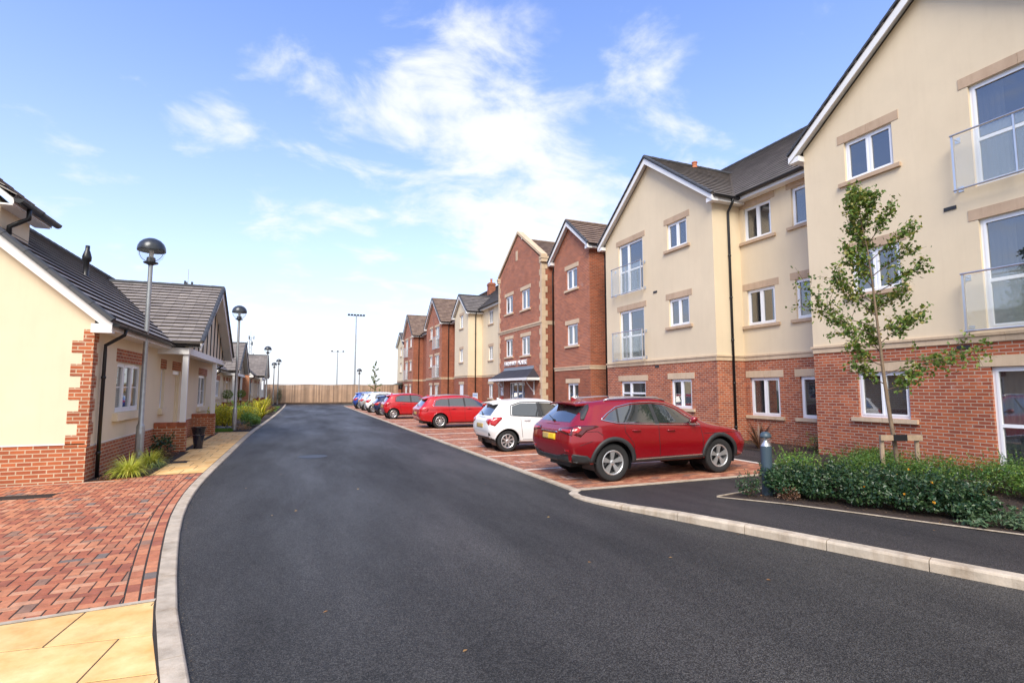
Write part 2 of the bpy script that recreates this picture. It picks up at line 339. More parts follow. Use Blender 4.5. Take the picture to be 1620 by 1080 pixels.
# parts are modelled in world coordinates under an Empty whose rotation is zero
class Fr:
    """wall frame: u along the wall (to the viewer's right), d outward, z up"""
    def __init__(s, o, U, Nn): s.o = Vector(o); s.U = Vector(U); s.N = Vector(Nn)
    def __call__(s, u, d, z): return s.o+s.U*u+s.N*d+Vector((0, 0, z))
def fbox(mb, F, u0, u1, d0, d1, z0, z1):
    P = [F(u0,d0,z0),F(u1,d0,z0),F(u1,d1,z0),F(u0,d1,z0),F(u0,d0,z1),F(u1,d0,z1),F(u1,d1,z1),F(u0,d1,z1)]
    if s_hand(F): P = [P[1],P[0],P[3],P[2],P[5],P[4],P[7],P[6]]
    mb.hexa(P)
def s_hand(F): return F.U.cross(F.N).z < 0
def clip(poly, a, b, c):      # keep a*u+b*z<=c
    out = []
    for i in range(len(poly)):
        p, q = poly[i], poly[(i+1) % len(poly)]; fp = a*p[0]+b*p[1]-c; fq = a*q[0]+b*q[1]-c
        if fp <= 1e-9: out.append(p)
        if (fp < -1e-9 and fq > 1e-9) or (fp > 1e-9 and fq < -1e-9):
            t = fp/(fp-fq); out.append((p[0]+t*(q[0]-p[0]), p[1]+t*(q[1]-p[1])))
    return out
def wall(mb, F, u0, u1, z0, z1, holes=(), clips=(), reveal=.13):
    us = sorted(set([u0, u1]+[h for H in holes for h in H[:2] if u0 < h < u1])); zs = sorted(set([z0, z1]+[h for H in holes for h in H[2:4] if z0 < h < z1]))
    for i in range(len(us)-1):
        for j in range(len(zs)-1):
            cu, cz = (us[i]+us[i+1])/2, (zs[j]+zs[j+1])/2
            if any(H[0] < cu < H[1] and H[2] < cz < H[3] for H in holes): continue
            poly = [(us[i], zs[j]), (us[i+1], zs[j]), (us[i+1], zs[j+1]), (us[i], zs[j+1])]
            for c in clips:
                poly = clip(poly, *c)
                if len(poly) < 3: break
            if len(poly) >= 3: mb.face([F(u, 0, z) for u, z in poly])
    for a, b, c, d in [H[:4] for H in holes]:
        if b <= u0 or a >= u1 or d <= z0 or c >= z1: continue
        c = max(c, z0); d_ = min(d, z1)
        mb.face([F(a,0,c),F(a,-reveal,c),F(a,-reveal,d_),F(a,0,d_)]); mb.face([F(b,0,c),F(b,0,d_),F(b,-reveal,d_),F(b,-reveal,c)])
        if d <= z1: mb.face([F(a,0,d_),F(a,-reveal,d_),F(b,-reveal,d_),F(b,0,d_)])
        mb.face([F(a,0,c),F(b,0,c),F(b,-reveal,c),F(a,-reveal,c)])

def stone_bar(mb, F, u0, u1, d0, d1, z0, z1, joints=1):
    w = (u1-u0)/(joints+1)
    for k in range(joints+1):
        fbox(mb, F, u0+k*w+(.003 if k else 0), u0+(k+1)*w-(.003 if k < joints else 0), d0, d1, z0, z1)

def window(par, F, u0, u1, z0, z1, lights, transom=None, lint=True, sill=True, stone='stone', curtain=0, lod=0, label=None, glaz=None, lintmat=None):
    """one window: white frame mesh with panes, lintel and sill as sub-parts"""
    f = MB(); dp = -.07
    ow = .055; sw = .045
    def bar(a, b, c, d, o0, o1): fbox(f, F, a, b, o0, o1, c, d)
    bar(u0, u1, z0, z0+ow, dp-.06, dp); bar(u0, u1, z1-ow, z1, dp-.06, dp); bar(u0, u0+ow, z0+ow, z1-ow, dp-.06, dp); bar(u1-ow, u1, z0+ow, z1-ow, dp-.06, dp)
    tot = sum(lights); x = u0+ow; W_ = u1-u0-2*ow; panes = []
    for i, l in enumerate(lights):
        x1 = x+W_*l/tot
        a, b = x, x1
        if i < len(lights)-1: bar(x1-.022, x1+.022, z0+ow, z1-ow, dp-.06, dp+.004); b -= .022
        if i > 0: a += .022
        bar(a, a+sw, z0+ow, z1-ow, dp-.05, dp+.012); bar(b-sw, b, z0+ow, z1-ow, dp-.05, dp+.012)
        bar(a+sw, b-sw, z0+ow, z0+ow+sw, dp-.05, dp+.012); bar(a+sw, b-sw, z1-ow-sw, z1-ow, dp-.05, dp+.012)
        zz = [(z0+ow+sw, z1-ow-sw)]
        if transom: 
            bar(a+sw, b-sw, z0+transom-.035, z0+transom+.035, dp-.05, dp+.010); zz = [(z0+ow+sw, z0+transom-.035), (z0+transom+.035, z1-ow-sw)]
        if glaz:
            for g in range(1, glaz):
                zg = z0+ow+sw+(z1-z0-2*(ow+sw))*g/glaz; bar(a+sw, b-sw, zg-.01, zg+.01, dp-.04, dp-.022)
        for c, d in zz: panes.append((a+sw, b-sw, c, d))
        x = x1
    o = f.build('window', 'white', par)
    if label: o['label'] = label
    if lod < 2 :
        for a, b, c, d in panes:
            p = MB(); fbox(p, F, a-.004, b+.004, dp-.034, dp-.026, c-.004, d+.004); p.build('pane', 'pane', o)
    else:
        p = MB()
        for a, b, c, d in panes: fbox(p, F, a-.004, b+.004, dp-.034, dp-.026, c-.004, d+.004)
        p.build('pane', 'pane', o)
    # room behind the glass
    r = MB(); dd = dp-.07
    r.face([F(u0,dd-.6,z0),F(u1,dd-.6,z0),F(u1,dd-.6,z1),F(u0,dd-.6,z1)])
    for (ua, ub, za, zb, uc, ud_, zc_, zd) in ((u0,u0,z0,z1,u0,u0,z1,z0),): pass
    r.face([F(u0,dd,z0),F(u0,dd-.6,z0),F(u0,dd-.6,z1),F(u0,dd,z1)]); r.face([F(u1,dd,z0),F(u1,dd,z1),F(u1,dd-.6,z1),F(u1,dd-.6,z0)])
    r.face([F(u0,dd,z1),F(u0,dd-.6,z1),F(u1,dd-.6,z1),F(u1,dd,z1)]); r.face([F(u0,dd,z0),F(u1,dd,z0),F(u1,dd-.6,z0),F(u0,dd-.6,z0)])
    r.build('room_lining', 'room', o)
    if curtain:
        c = MB(); dc = dp-.13
        def strip(a, b):
            n = max(6, int((b-a)/.025)); pts = []
            for i in range(n+1):
                u = a+(b-a)*i/n; pts.append((u, dc+.022*math.sin(u*62)+.01*math.sin(u*23+1)))
            for i in range(n): c.face([F(pts[i][0],pts[i][1],z0+.03),F(pts[i+1][0],pts[i+1][1],z0+.03),F(pts[i+1][0],pts[i+1][1],z1-.03),F(pts[i][0],pts[i][1],z1-.03)])
        w = u1-u0
        if curtain == 1: strip(u0+.04, u0+w*.30); strip(u1-w*.30, u1-.04)
        elif curtain == 2: strip(u0+.04, u1-.04)
        elif curtain == 3: strip(u0+.04, u0+w*.42)
        elif curtain == 4:
            for k in range(int((z1-z0-.1)/.055)):
                zz = z0+.06+k*.055; c.face([F(u0+.05,dc+.018,zz),F(u1-.05,dc+.018,zz),F(u1-.05,dc-.018,zz+.042),F(u0+.05,dc-.018,zz+.042)])
        cu = c.build('blind' if curtain == 4 else 'curtain', 'curtain', o, smooth=(curtain != 4))
    if lint:
        m_ = MB(); stone_bar(m_, F, u0-.17, u1+.17, -.1, .012, z1+.004, z1+.235); m_.build('lintel', lintmat or stone, o)
    if sill:
        m_ = MB(); stone_bar(m_, F, u0-.17, u1+.17, -.09, .075, z0-.105, z0-.004); m_.build('sill', stone, o)
    return o

def balcony(par, F, u0, u1, z0, z1):
    b = MB()
    d = .24
    b.tube([F(u0, d, z1), F(u1, d, z1)], .022); b.tube([F(u0, d, z0+.03), F(u1, d, z0+.03)], .02)
    for u in (u0+.03, u1-.03):
        fbox(b, F, u-.022, u+.022, d-.035, d-.002, z0-.02, z1)
        for z in (z0+.10, z1-.06):
            fbox(b, F, u-.012, u+.012, .0, d-.035, z-.012, z+.012); fbox(b, F, u-.05, u+.05, .0, .012, z-.06, z+.06)
    um = (u0+u1)/2; fbox(b, F, um-.016, um+.016, d-.03, d-.002, z0, z1)
    o = b.build('balcony_railing', 'steel_light', par)
    for a, c in ((u0+.06, um-.025), (um+.025, u1-.06)):
        g = MB(); fbox(g, F, a, c, d-.022, d-.012, z0+.06, z1-.04); g.build('glass_panel', 'rail_glass', o)
    return o

def slope(mb, e0, e1, up, n_len, course=.30, lift=.054, th=.014):
    """stepped tile courses with a real open gap under each front edge; e0,e1 ends of the eave line, up = direction up the slope"""
    e0, e1, up = Vector(e0), Vector(e1), Vector(up).normalized(); al = (e1-e0); ln = al.length; al = al.normalized()
    nn = al.cross(up).normalized()
    if nn.z < 0: nn = -nn
    fl = al.cross(up).z < 0
    n = max(1, round(n_len/course)); c = n_len/n
    def quad(P, uv):
        if fl: P = P[::-1]; uv = uv[::-1]
        mb.face(P, uv)
    for i in range(n):
        a = e0+up*(i*c)+nn*lift; b = a+al*ln; t = up*(c+.05)-nn*(lift-.004)
        o = (i % 2)*.15
        quad([a, b, b+t, a+t], [(0+o, i*.3+.004), (ln+o, i*.3+.004), (ln+o, i*.3+.296), (0+o, i*.3+.296)])
        quad([a-nn*th, b-nn*th, b, a], [(o, i*.3+.15), (ln+o, i*.3+.15), (ln+o, i*.3+.16), (o, i*.3+.16)])
        for p, s_ in ((a, 1), (b, -1)):
            q = [p-nn*th, p, p+t, p+t-nn*.03]; mb.face(q if s_ > 0 else q[::-1], [(0, .1)]*4)
    q = [e0-nn*.03, e1-nn*.03, e1+up*n_len-nn*.03, e0+up*n_len-nn*.03]; mb.face(q[::-1] if not fl else q)
    quad([e0-nn*.03, e1-nn*.03, e1+nn*(lift-.028), e0+nn*(lift-.028)], [(0, .1)]*4)
def caps(mb, a, b, w=.14, h=.09, seg=.30, d=(0, 0, 1)):
    a, b = Vector(a), Vector(b); L_ = (b-a).length; t = (b-a).normalized(); s = t.cross(Vector((0, 0, 1))).normalized(); u = s.cross(t).normalized()
    if u.z < 0: u = -u
    n = max(1, round(L_/seg))
    for k in range(n):
        p = a+t*(L_*k/n); q = a+t*(L_*(k+1)/n-.004); hh = h+.012*(k % 1)
        ring = [(-w/2, -.02), (w/2, -.02), (w/2, h*.5), (w*.22, h), (-w*.22, h), (-w/2, h*.5)]
        r1 = [p+s*x+u*y for x, y in ring]; r2 = [q+s*x*.94+u*y*.90 for x, y in ring]
        mb.grp(r1+r2, [(5,4,3,2,1,0),(6,7,8,9,10,11)]+[(i, (i+1) % 6, 6+(i+1) % 6, 6+i) for i in range(6)])
def downpipe(par, pts, r=.038, name='drainpipe'):
    b = MB(); b.tube(pts, r, 8)
    z = pts[-1][2]+.5
    p = Vector(pts[-1]); top = pts[-2][2]
    while z < top:
        b.lathe((p.x, p.y, z), [(r, -.03), (r+.012, -.025), (r+.012, .025), (r, .03)], 8); z += 1.5
    return b.build(name, 'black', par, smooth=True)
def gutter(par, a, b, r=.065):
    m_ = MB(); a, b = Vector(a), Vector(b); t = (b-a).normalized(); s = t.cross(Vector((0, 0, 1))); k = 7
    pr = [(math.cos(math.pi+math.pi*i/k)*r, math.sin(math.pi+math.pi*i/k)*r) for i in range(k+1)]; pr2 = [(x*.88, y*.88) for x, y in pr[::-1]]
    ring = pr+pr2; n = len(ring)
    m_.grp([a+s*x+Vector((0,0,y)) for x, y in ring]+[b+s*x+Vector((0,0,y)) for x, y in ring], [(i, (i+1) % n, n+(i+1) % n, n+i) for i in range(n)])
    for e in (a, b): m_.grp([e]+[e+s*x+Vector((0,0,y)) for x, y in pr], [(0, i+1, i+2) for i in range(k)])
    L_ = (b-a).length
    for i in range(max(1, int(L_/1.0))):
        c = a+t*(L_*(i+.5)/max(1, int(L_/1.0)))
        rg = [c+t*.02*sg+s*x*1.14+Vector((0,0,y*1.14)) for sg in (-1, 1) for x, y in pr]
        m_.grp(rg, [(j, j+1, k+1+j+1, k+1+j) for j in range(k)])
    return m_.build('gutter', 'black', par, smooth=False)

def gable_roof(par, x0, x1, y0, y1, ze, zr, ov, tile, course=.3, axis='x', verge0=True, verge1=False, bargedepth=.2, cut=None):
    """ridge along x (or y): e.g. a cross gable that runs from its face x0 back to x1"""
    def P(a, b, z): return (a, b, z) if axis == 'x' else (b, a, z)
    yc = (y0+y1)/2; hw = (y1-y0)/2+ov; k = (zr-ze)/hw; sl_ = math.hypot(hw, zr-ze)
    a0, a1 = x0-(.28 if verge0 else 0), x1+(.28 if verge1 else 0)
    r = MB()
    slope(r, P(a0, yc-hw, ze), P(a1, yc-hw, ze), Vector(P(0, hw, zr-ze)), sl_, course)
    slope(r, P(a0, yc+hw, ze), P(a1, yc+hw, ze), Vector(P(0, -hw, zr-ze)), sl_, course)
    ro = r.build('roof', tile, par)
    c = MB(); caps(c, P(a0, yc, zr+.01), P(a1, yc, zr+.01), .22, .09, .42)
    c.build('ridge_tiles', 'verge' if tile != 'tile_brown' else tile, ro)
    for flag, a, sg in ((verge0, a0, -1), (verge1, a1, 1)):
        if not flag: continue
        for s in (-1, 1):
            v = MB(); w = MB()
            caps(v, P(a+.03*-sg, yc+s*hw, ze+.02), P(a+.03*-sg, yc+s*.02, zr+.02), .13, .07, .30)
            # bargeboard
            th = .03
            n_ = bargedepth
            poly = [P(a+sg*.0-sg*.02, yc+s*hw, ze-.035), P(a-sg*.02, yc, zr-.035), P(a-sg*.02, yc, zr-.035-n_*1.25), P(a-sg*.02, yc+s*(hw-.0), ze-.035-n_*.9)]
            w.prism(poly, P(-sg*th, 0, 0))
            # sloping soffit back to the wall
            inn = x0 if sg < 0 else x1
            w.face([P(a-sg*.05, yc+s*hw, ze-.12), P(inn, yc+s*hw, ze-.12), P(inn, yc, zr-.12), P(a-sg*.05, yc, zr-.12)])
            # boxed end of the eaves
            ya, yb = sorted((yc+s*(hw-.005), yc+s*(hw-ov-.02)))
            lo, hi = sorted((a-sg*.052, inn-sg*.01))
            if axis == 'x': w.box(lo, hi, ya, yb, ze-.22, ze-.07)
            else: w.box(ya, yb, lo, hi, ze-.22, ze-.07)
            v.build('verge_caps', 'verge', ro); w.build('bargeboard', 'white_paint', ro, fix=False)
    return ro

# ================================================================== ground
def poly_sheet(name, pts, z, m, kind='structure'):
    b = MB(); b.face([(x, y, z) for x, y in pts]); return tag(b.build(name, m), kind=kind)
poly_sheet('ground', [(-900, -300), (1200, -300), (1200, 1500), (-900, 1500)], -.03, 'soil')
poly_sheet('road', [(-3.6, -12), (16, -12), (13, 3), (7.6, 6.5), (5.0, 9), (5.0, 69), (-2.2, 69), (-2.2, 8)], 0.0, 'asphalt')
LK = [(.35, -3), (.2, 0), (-.12, 2), (-.55, 3.9), (-.80, 4.95), (-1.13, 6.77), (-1.41, 8.68), (-1.56, 10.4), (-1.62, 12.3), (-1.63, 16), (-1.62, 24), (-1.45, 31), (-1.25, 41), (-1.1, 54.8), (-1.1, 67)]
RK = [(4.58, 8.25), (4.30, 8.12), (4.22, 7.92), (4.32, 7.5), (4.56, 6.84), (4.93, 5.9), (5.24, 5.1), (5.54, 4.3), (5.85, 3.45), (6.12, 2.78), (6.6, 1.4), (7.2, -.3), (8.2, -3)]
def smooth_line(P, step):
    """even resampling of a Catmull-Rom curve through P"""
    P = [Vector((*p, 0)) for p in P]; pts = []
    for i in range(len(P)-1):
        p0, p1, p2, p3 = P[max(i-1, 0)], P[i], P[i+1], P[min(i+2, len(P)-1)]
        for k in range(12):
            t = k/12; pts.append(.5*((2*p1)+(p2-p0)*t+(2*p0-5*p1+4*p2-p3)*t*t+(3*p1-p0-3*p2+p3)*t**3))
    pts.append(P[-1]); out = [pts[0]]; acc = 0
    for a, b in zip(pts, pts[1:]):
        l = (b-a).length
        while acc+l >= step:
            t = (step-acc)/l; a = a.lerp(b, t); out.append(a.copy()); l = (b-a).length; acc = 0
        acc += l
    if acc > step*.25: out.append(pts[-1].copy())
    return out
def xat(P, y):
    for a, b in zip(P, P[1:]):
        if min(a[1], b[1]) <= y <= max(a[1], b[1]): return a[0]+(b[0]-a[0])*(y-a[1])/(b[1]-a[1]+1e-9)
    return P[-1][0]
def kerb(name, line, side, w, ztop, step, zf=None):
    b = MB(); pts = smooth_line(line, step)
    for i in range(len(pts)-1):
        q = []
        for p, pa, pb in ((pts[i], pts[max(i-1, 0)], pts[i+1]), (pts[i+1], pts[i], pts[min(i+2, len(pts)-1)])):
            t = (pb-pa).normalized(); n = Vector((t.y, -t.x, 0))*side
            z = zf(p) if zf else ztop
            e = (p-(pts[i]+pts[i+1])/2).normalized()*-.004
            a = p+e; ch = min(.025, z*.5)
            q.append([a+Vector((0,0,-.05)), a+Vector((0,0,z-ch)), a+n*ch*.4+Vector((0,0,z-ch*.35)), a+n*ch+Vector((0,0,z)), a+n*w+Vector((0,0,z+.003)), a+n*w+Vector((0,0,-.05))])
        b.grp(q[0]+q[1], [(k, k+1, 7+k, 6+k) for k in range(5)]+[(5,4,3,2,1,0), (6,7,8,9,10,11)])
    return tag(b.build(name, 'kerb', fix=True), kind='structure')
kerb('kerb', LK, -1, .15, .035, .915)
def rz(p): return .022+.085*max(0, min(1, (8.0-p.y)/2.2))
kerb('kerb', [(4.62, 8.42), (4.40, 8.20), (4.32, 7.85), (4.38, 7.4), (4.56, 6.84)], -1, .15, .1, .32, rz)
kerb('kerb', RK[4:], -1, .13, .1, .915, rz)
# left side: block paved crossover, buff slab path
def clipped_blocks(name, region, z, m, cells, top=.0, gap=.0058, h=.03):
    """each block is its own little box whose outline is clipped to a convex region"""
    b = MB()
    for q in cells:
        poly = q
        for a in region:
            poly = clip(poly, *a)
            if len(poly) < 3: break
        if len(poly) < 3: continue
        cx_ = sum(p[0] for p in poly)/len(poly); cy_ = sum(p[1] for p in poly)/len(poly)
        ar = abs(sum(poly[i][0]*poly[(i+1) % len(poly)][1]-poly[(i+1) % len(poly)][0]*poly[i][1] for i in range(len(poly))))/2
        if ar < .0006: continue
        jz = random.uniform(-.0008, .0008); n = len(poly)
        def ins(i, g):
            p = poly[i]; o_ = [p[0], p[1]]
            for q_ in (poly[i-1], poly[(i+1) % n]):
                dx, dy = q_[0]-p[0], q_[1]-p[1]; l = math.hypot(dx, dy)+1e-9; o_[0] += dx/l*min(g, l*.4); o_[1] += dy/l*min(g, l*.4)
            return o_
        b0 = [(*ins(i, gap), z-h) for i in range(n)]; b1 = [(*ins(i, gap), z+jz-.0025) for i in range(n)]; b2 = [(*ins(i, gap+.0025), z+jz) for i in range(n)]
        b.grp(b0+b1+b2, [tuple(range(2*n, 3*n))]+[(i, (i+1) % n, n+(i+1) % n, n+i) for i in range(n)]+[(n+i, n+(i+1) % n, 2*n+(i+1) % n, 2*n+i) for i in range(n)])
    return tag(b.build(name, m), kind='structure')
def herring(x0, x1, y0, y1, ang, w=.1, ox=0, oy=0):
    out = []; ca, sa = math.cos(ang), math.sin(ang); cx_, cy_ = (x0+x1)/2, (y0+y1)/2; R2 = math.hypot(x1-x0, y1-y0)/2+.4
    n = int(R2/w)+4
    def tr(p): return (cx_+p[0]*ca-p[1]*sa, cy_+p[0]*sa+p[1]*ca)
    for i in range(-n, n):
        for j in range(-n//4-2, n//4+2):
            bx = i*w+j*2*w+0.0; by = i*w-j*2*w
            for rect in (((bx, by), (bx+2*w, by+w)), ((bx+2*w-2*w, by+w), (bx+w, by+3*w))):
                pass
    # lattice of the 2:1 herringbone: brick pairs repeat on (w, w) and (2w, -2w)
    for i in range(-2*n, 2*n):
        for j in range(-n, n):
            bx = i*w+j*2*w; by = i*w-j*2*w
            if math.hypot(bx, by) > R2: continue
            for (ax, ay, bx2, by2) in ((bx, by, bx+2*w, by+w), (bx, by+w, bx+w, by+3*w)):
                q = [tr((ax, ay)), tr((bx2, ay)), tr((bx2, by2)), tr((ax, by2))]
                if all(p[0] < x0 or p[0] > x1 or p[1] < y0 or p[1] > y1 for p in q): continue
                out.append(q)
    return out
# inner edge of the left kerb
lk = smooth_line(LK, .2); INN = []
for i, p in enumerate(lk):
    t = (lk[min(i+1, len(lk)-1)]-lk[max(i-1, 0)]).normalized(); n_ = Vector((-t.y, t.x, 0)); INN.append((p.x+n_.x*.155, p.y+n_.y*.155))
def innx(y): return xat(INN, y)
ZL = .034
# bed of dark jointing sand under all paving
poly_sheet('paving_bed', [(-30, 1)]+[(innx(y)+.03, y) for y in [1+.5*i for i in range(132)]]+[(-30, 66.5)], ZL-.0035, 'sand')
# the crossover
cells = []
soldier = []
ys = [5.42+.105*i for i in range(72)]
path = smooth_line([(innx(4.8+.4*i), 4.8+.4*i) for i in range(24)], .0205)
for r in range(2):
    k = 5*r
    while k+10 < len(path):
        a, c = path[k], path[k+10]; t = (c-a).normalized(); n2 = Vector((-t.y, t.x, 0)); o0 = .006+.112*r; o1 = o0+.107
        tc = (path[min(k+11, len(path)-1)]-path[k+9]).normalized(); n3 = Vector((-tc.y, tc.x, 0)); ta = (path[k+1]-path[max(0, k-1)]).normalized(); n1_ = Vector((-ta.y, ta.x, 0))
        soldier.append([tuple((a+n1_*o0).xy), tuple((c+n3*o0).xy), tuple((c+n3*o1).xy), tuple((a+n1_*o1).xy)]); k += 10
Y0 = lambda x: 5.43+.10*(x+1.0)       # near edge of the crossover leans slightly
near = (0.10, -1, -(5.43+.10))          # .10x - y <= -5.53
far = (-.03, 1, 12.98)
hb = []
def band_x(y): return innx(y)-.232
for q in herring(-9.5, -1.2, 4.5, 13.2, R_(4)):
    cx_ = sum(p[0] for p in q)/4; cy_ = sum(p[1] for p in q)/4
    xl = band_x(min(max(cy_, 1.5), 60))
    if min(p[0] for p in q) > xl: continue
    # clip against the locally straight band edge
    x1_, x2_ = band_x(max(1.5, cy_-.3)), band_x(cy_+.3); a_ = .6; b_ = -(x2_-x1_)
    pl = clip(q, a_, b_, a_*x1_+b_*(cy_-.3))
    if len(pl) >= 3: hb.append(pl)
region = [near, far, (-1, 0, 9.5)]
clipped_blocks('block_paving', region, ZL, 'pavers', hb+soldier)
# thin pale edging between paving and slabs, on both sides
b = MB(); b.hexa([(-9.5, 5.42-.85-.05, 0), (innx(5.4)-.0, 5.37+.0, 0), (innx(5.4)-.0, 5.42, 0), (-9.5, 5.42-.85, 0), (-9.5, 5.42-.85-.05, ZL+.002), (innx(5.4), 5.37, ZL+.002), (innx(5.4), 5.42, ZL+.002), (-9.5, 5.42-.85, ZL+.002)])
b.box(-12, -3.2, 12.42, 12.47, 0, ZL+.004)
tag(b.build('edging_strip', 'kerb'), kind='structure')
def slabs(name, x0f, x1f, y0, y1, wx, ly, jit=0, reg=()):
    cs = []; y = y0; row = 0
    while y < y1:
        x = x1f(y); k = 0
        xa = x0f(y)
        xs = []
        xx = x-.0
        first = wx*(.62 if row % 2 else 1.0)
        while xx > xa:
            nx = max(xa, xx-(first if k == 0 else wx)); xs.append((nx, xx)); xx = nx; k += 1
        ye = min(y1, y+ly)
        for a, c in xs:
            if c-a < .08: continue
            dx = (x1f(ye)-x) if abs(c-x) < 1e-6 else 0
            cs.append([(a, y), (c, y), (c+dx, ye), (a, ye)])
        y = ye; row += 1
    return clipped_blocks(name, reg, ZL, 'slab', cs, gap=.006)
# near corner slabs: rows run across the picture
cs = []; ang = R_(-6); ca, sa = math.cos(ang), math.sin(ang)
for j in range(-9, 6):
    for i in range(-9, 8):
        w_, h_ = .90, .60; u0, v0 = i*w_+(j % 2)*.45, j*h_
        q = [(-1.56+u*ca-v*sa, 4.72+u*sa+v*ca) for u, v in ((u0, v0), (u0+w_, v0), (u0+w_, v0+h_), (u0, v0+h_))]
        yc = min(max(sum(p[1] for p in q)/4, 1.4), 20); x1_, x2_ = innx(yc-.2)-.006, innx(yc+.2)-.006
        cs.append(clip(q, .4, -(x2_-x1_), .4*x1_-(x2_-x1_)*(yc-.2)))
clipped_blocks('slab_path', [(-.10, 1, 5.36+.10), (0, -1, -1.2), (-1, 0, 6.4)], ZL, 'slab', [q for q in cs if len(q) > 2], gap=.005)
slabs('slab_path', lambda y: -3.02 if y < 17.2 else (-2.88 if y < 24 else -3.6), lambda y: innx(y)-.005, 13.0, 24.6, .45, .6)
poly_sheet('grass_verge', [(-6, 24.7), (-1.85, 24.7), (-1.62, 34), (-1.45, 45), (-1.35, 66), (-6, 66)], ZL+.008, 'mulch')
poly_sheet('grass', [(-60, -20), (-9.52, -20), (-9.52, 68), (-60, 68)], ZL+.006, 'turf')
poly_sheet('planting_bed', [(-3.7, 12.5), (-2.75, 13.0), (-2.75, 17.3), (-3.7, 17.3)], ZL+.012, 'mulch')
poly_sheet('gravel', [(-3.62, 17.7), (-3.0, 17.7), (-3.0, 23.1), (-3.62, 23.1)], ZL+.014, 'slab')
b = MB()
for (x, y, w, l) in ((-4.1, 11.15, .85, .28), (-2.62, 15.0, .42, .3), (-2.72, 18.3, .35, .3)):
    for k in range(int(w/.03)): b.box(x-w/2+k*.03, x-w/2+k*.03+.02, y-l/2, y+l/2, 0, ZL+.007)
    b.box(x-w/2-.02, x+w/2+.02, y-l/2-.03, y-l/2, 0, ZL+.009); b.box(x-w/2-.02, x+w/2+.02, y+l/2, y+l/2+.03, 0, ZL+.009)
    tag(b.build('drain_grating', 'drain'), label=['', 'long black slotted drain grating in the red block paving', 'black square drain grating in the buff path near the lamp post', 'small black grating in the path beside the low porch wall'][1 if x == -4.1 else 2 if x == -2.62 else 3], cat='drain cover'); b = MB()
b = MB(); b.lathe((.45, 15.2, .003), [(0, .002), (.3, .002), (.31, .004), (.36, .004), (.37, 0)], 28); tag(b.build('manhole_cover', 'manhole'), label='round iron manhole cover set in the asphalt road', cat='manhole')
b = MB(); b.lathe((-.45, 37, .003), [(0, .002), (.3, .002), (.31, .004), (.36, .004), (.37, 0)], 20); tag(b.build('manhole_cover', 'manhole'), label='far iron manhole cover near the left kerb of the road', cat='manhole')
# right side: parking bays
clipped_blocks('parking_bay', [(-1, 0, -4.70), (1, 0, 10.3), (0, -1, -8.42), (0, 1, 58)], .022, 'pavers_bay', [[(x0, y0), (x0+.2, y0), (x0+.2, y0+.1), (x0, y0+.1)] for j in range(496) for y0 in [8.4+.1*j] for i in range(29) for x0 in [4.6+.2*i+(.1 if j % 2 else 0)]], h=.02)
poly_sheet('bay_bed', [(4.6, 8.3), (10.4, 8.3), (10.4, 58), (4.6, 58)], .0188, 'sand')
b = MB()
for k in range(62):
    y = 8.3+.8*k; b.box(4.56, 4.70, y+.004, y+.796, -.02, .028)
for k in range(7): b.box(4.70+.8*k+.004, 4.70+.8*(k+1)-.004, 8.30, 8.42, -.02, .030)
tag(b.build('bay_edging', 'kerb'), kind='structure')
b = MB()
for k in range(1, 20):
    y = 8.35+2.46*k
    for q in range(27): b.box(4.72+.2*q, 4.72+.2*q+.192, y-.045, y+.045, .0, .0275)
b.box(10.3, 10.4, 8.4, 58, 0, .0285)
tag(b.build('bay_markings', 'paint_line'), kind='structure')
b = MB()
for k in range(19):   # worn painted bay marks near each bay mouth
    y = 8.35+2.46*k+1.05
    b.box(5.02, 5.38, y, y+.07, .02, .0268); b.box(5.02, 5.09, y+.07, y+.34, .02, .0268); b.box(5.17, 5.22, y+.07, y+.30, .02, .0268)
tag(b.build('bay_numbers', 'paint_worn'), kind='structure')
# footway
rk = RK[2:]
b = MB(); ysf = [8.30, 8.1, 7.92, 7.5, 7.0, 6.5, 6.0, 5.6, 5.0, 4.4, 3.8, 3.2, 2.4, 1.4, .5, -.3, -1.5, -3]
def fz(y): return .018+.085*max(0, min(1, (8.0-y)/2.2))
prev = None
for y in ysf:
    xl = xat(rk, y)+.10 if y < 7.92 else (4.40 if y < 8.2 else 4.62)
    row = (xl, y, fz(y)), (14.7, y, fz(y))
    if prev: b.face([row[0], row[1], prev[1], prev[0]])
    prev = row
b.face([(10.36, 8.30, .018), (14.7, 8.30, .018), (14.7, 62, .018), (10.36, 62, .018)])
b.box(4.5,4.6,61.99,62,0,.01)
tag(b.build('footway', 'foot'), kind='structure')
BED = [(6.28, 6.70), (6.48, 6.30), (6.74, 5.77), (7.02, 5.24), (7.24, 4.80), (7.46, 4.34), (7.84, 3.60), (8.9, 1.7), (13.34, .8), (13.34, 10.2), (12.6, 10.0), (10.6, 8.35), (9.0, 7.35), (7.9, 7.06)]
def bz(x, y): return fz(y)+.02
b = MB(); back_edge = [(6.28, 6.70), (7.9, 7.06), (9.0, 7.35), (10.6, 8.35), (12.6, 10.0), (13.34, 10.2)]; prev = None
for k in range(95):
    y = .7+.1*k; xl = xat(BED[:9], y) if y <= 6.70 else xat(back_edge, y)
    row = ((xl, y, bz(xl, y)), (13.34, y, bz(0, y)))
    if prev: b.face([prev[0], prev[1], row[1], row[0]])
    prev = row

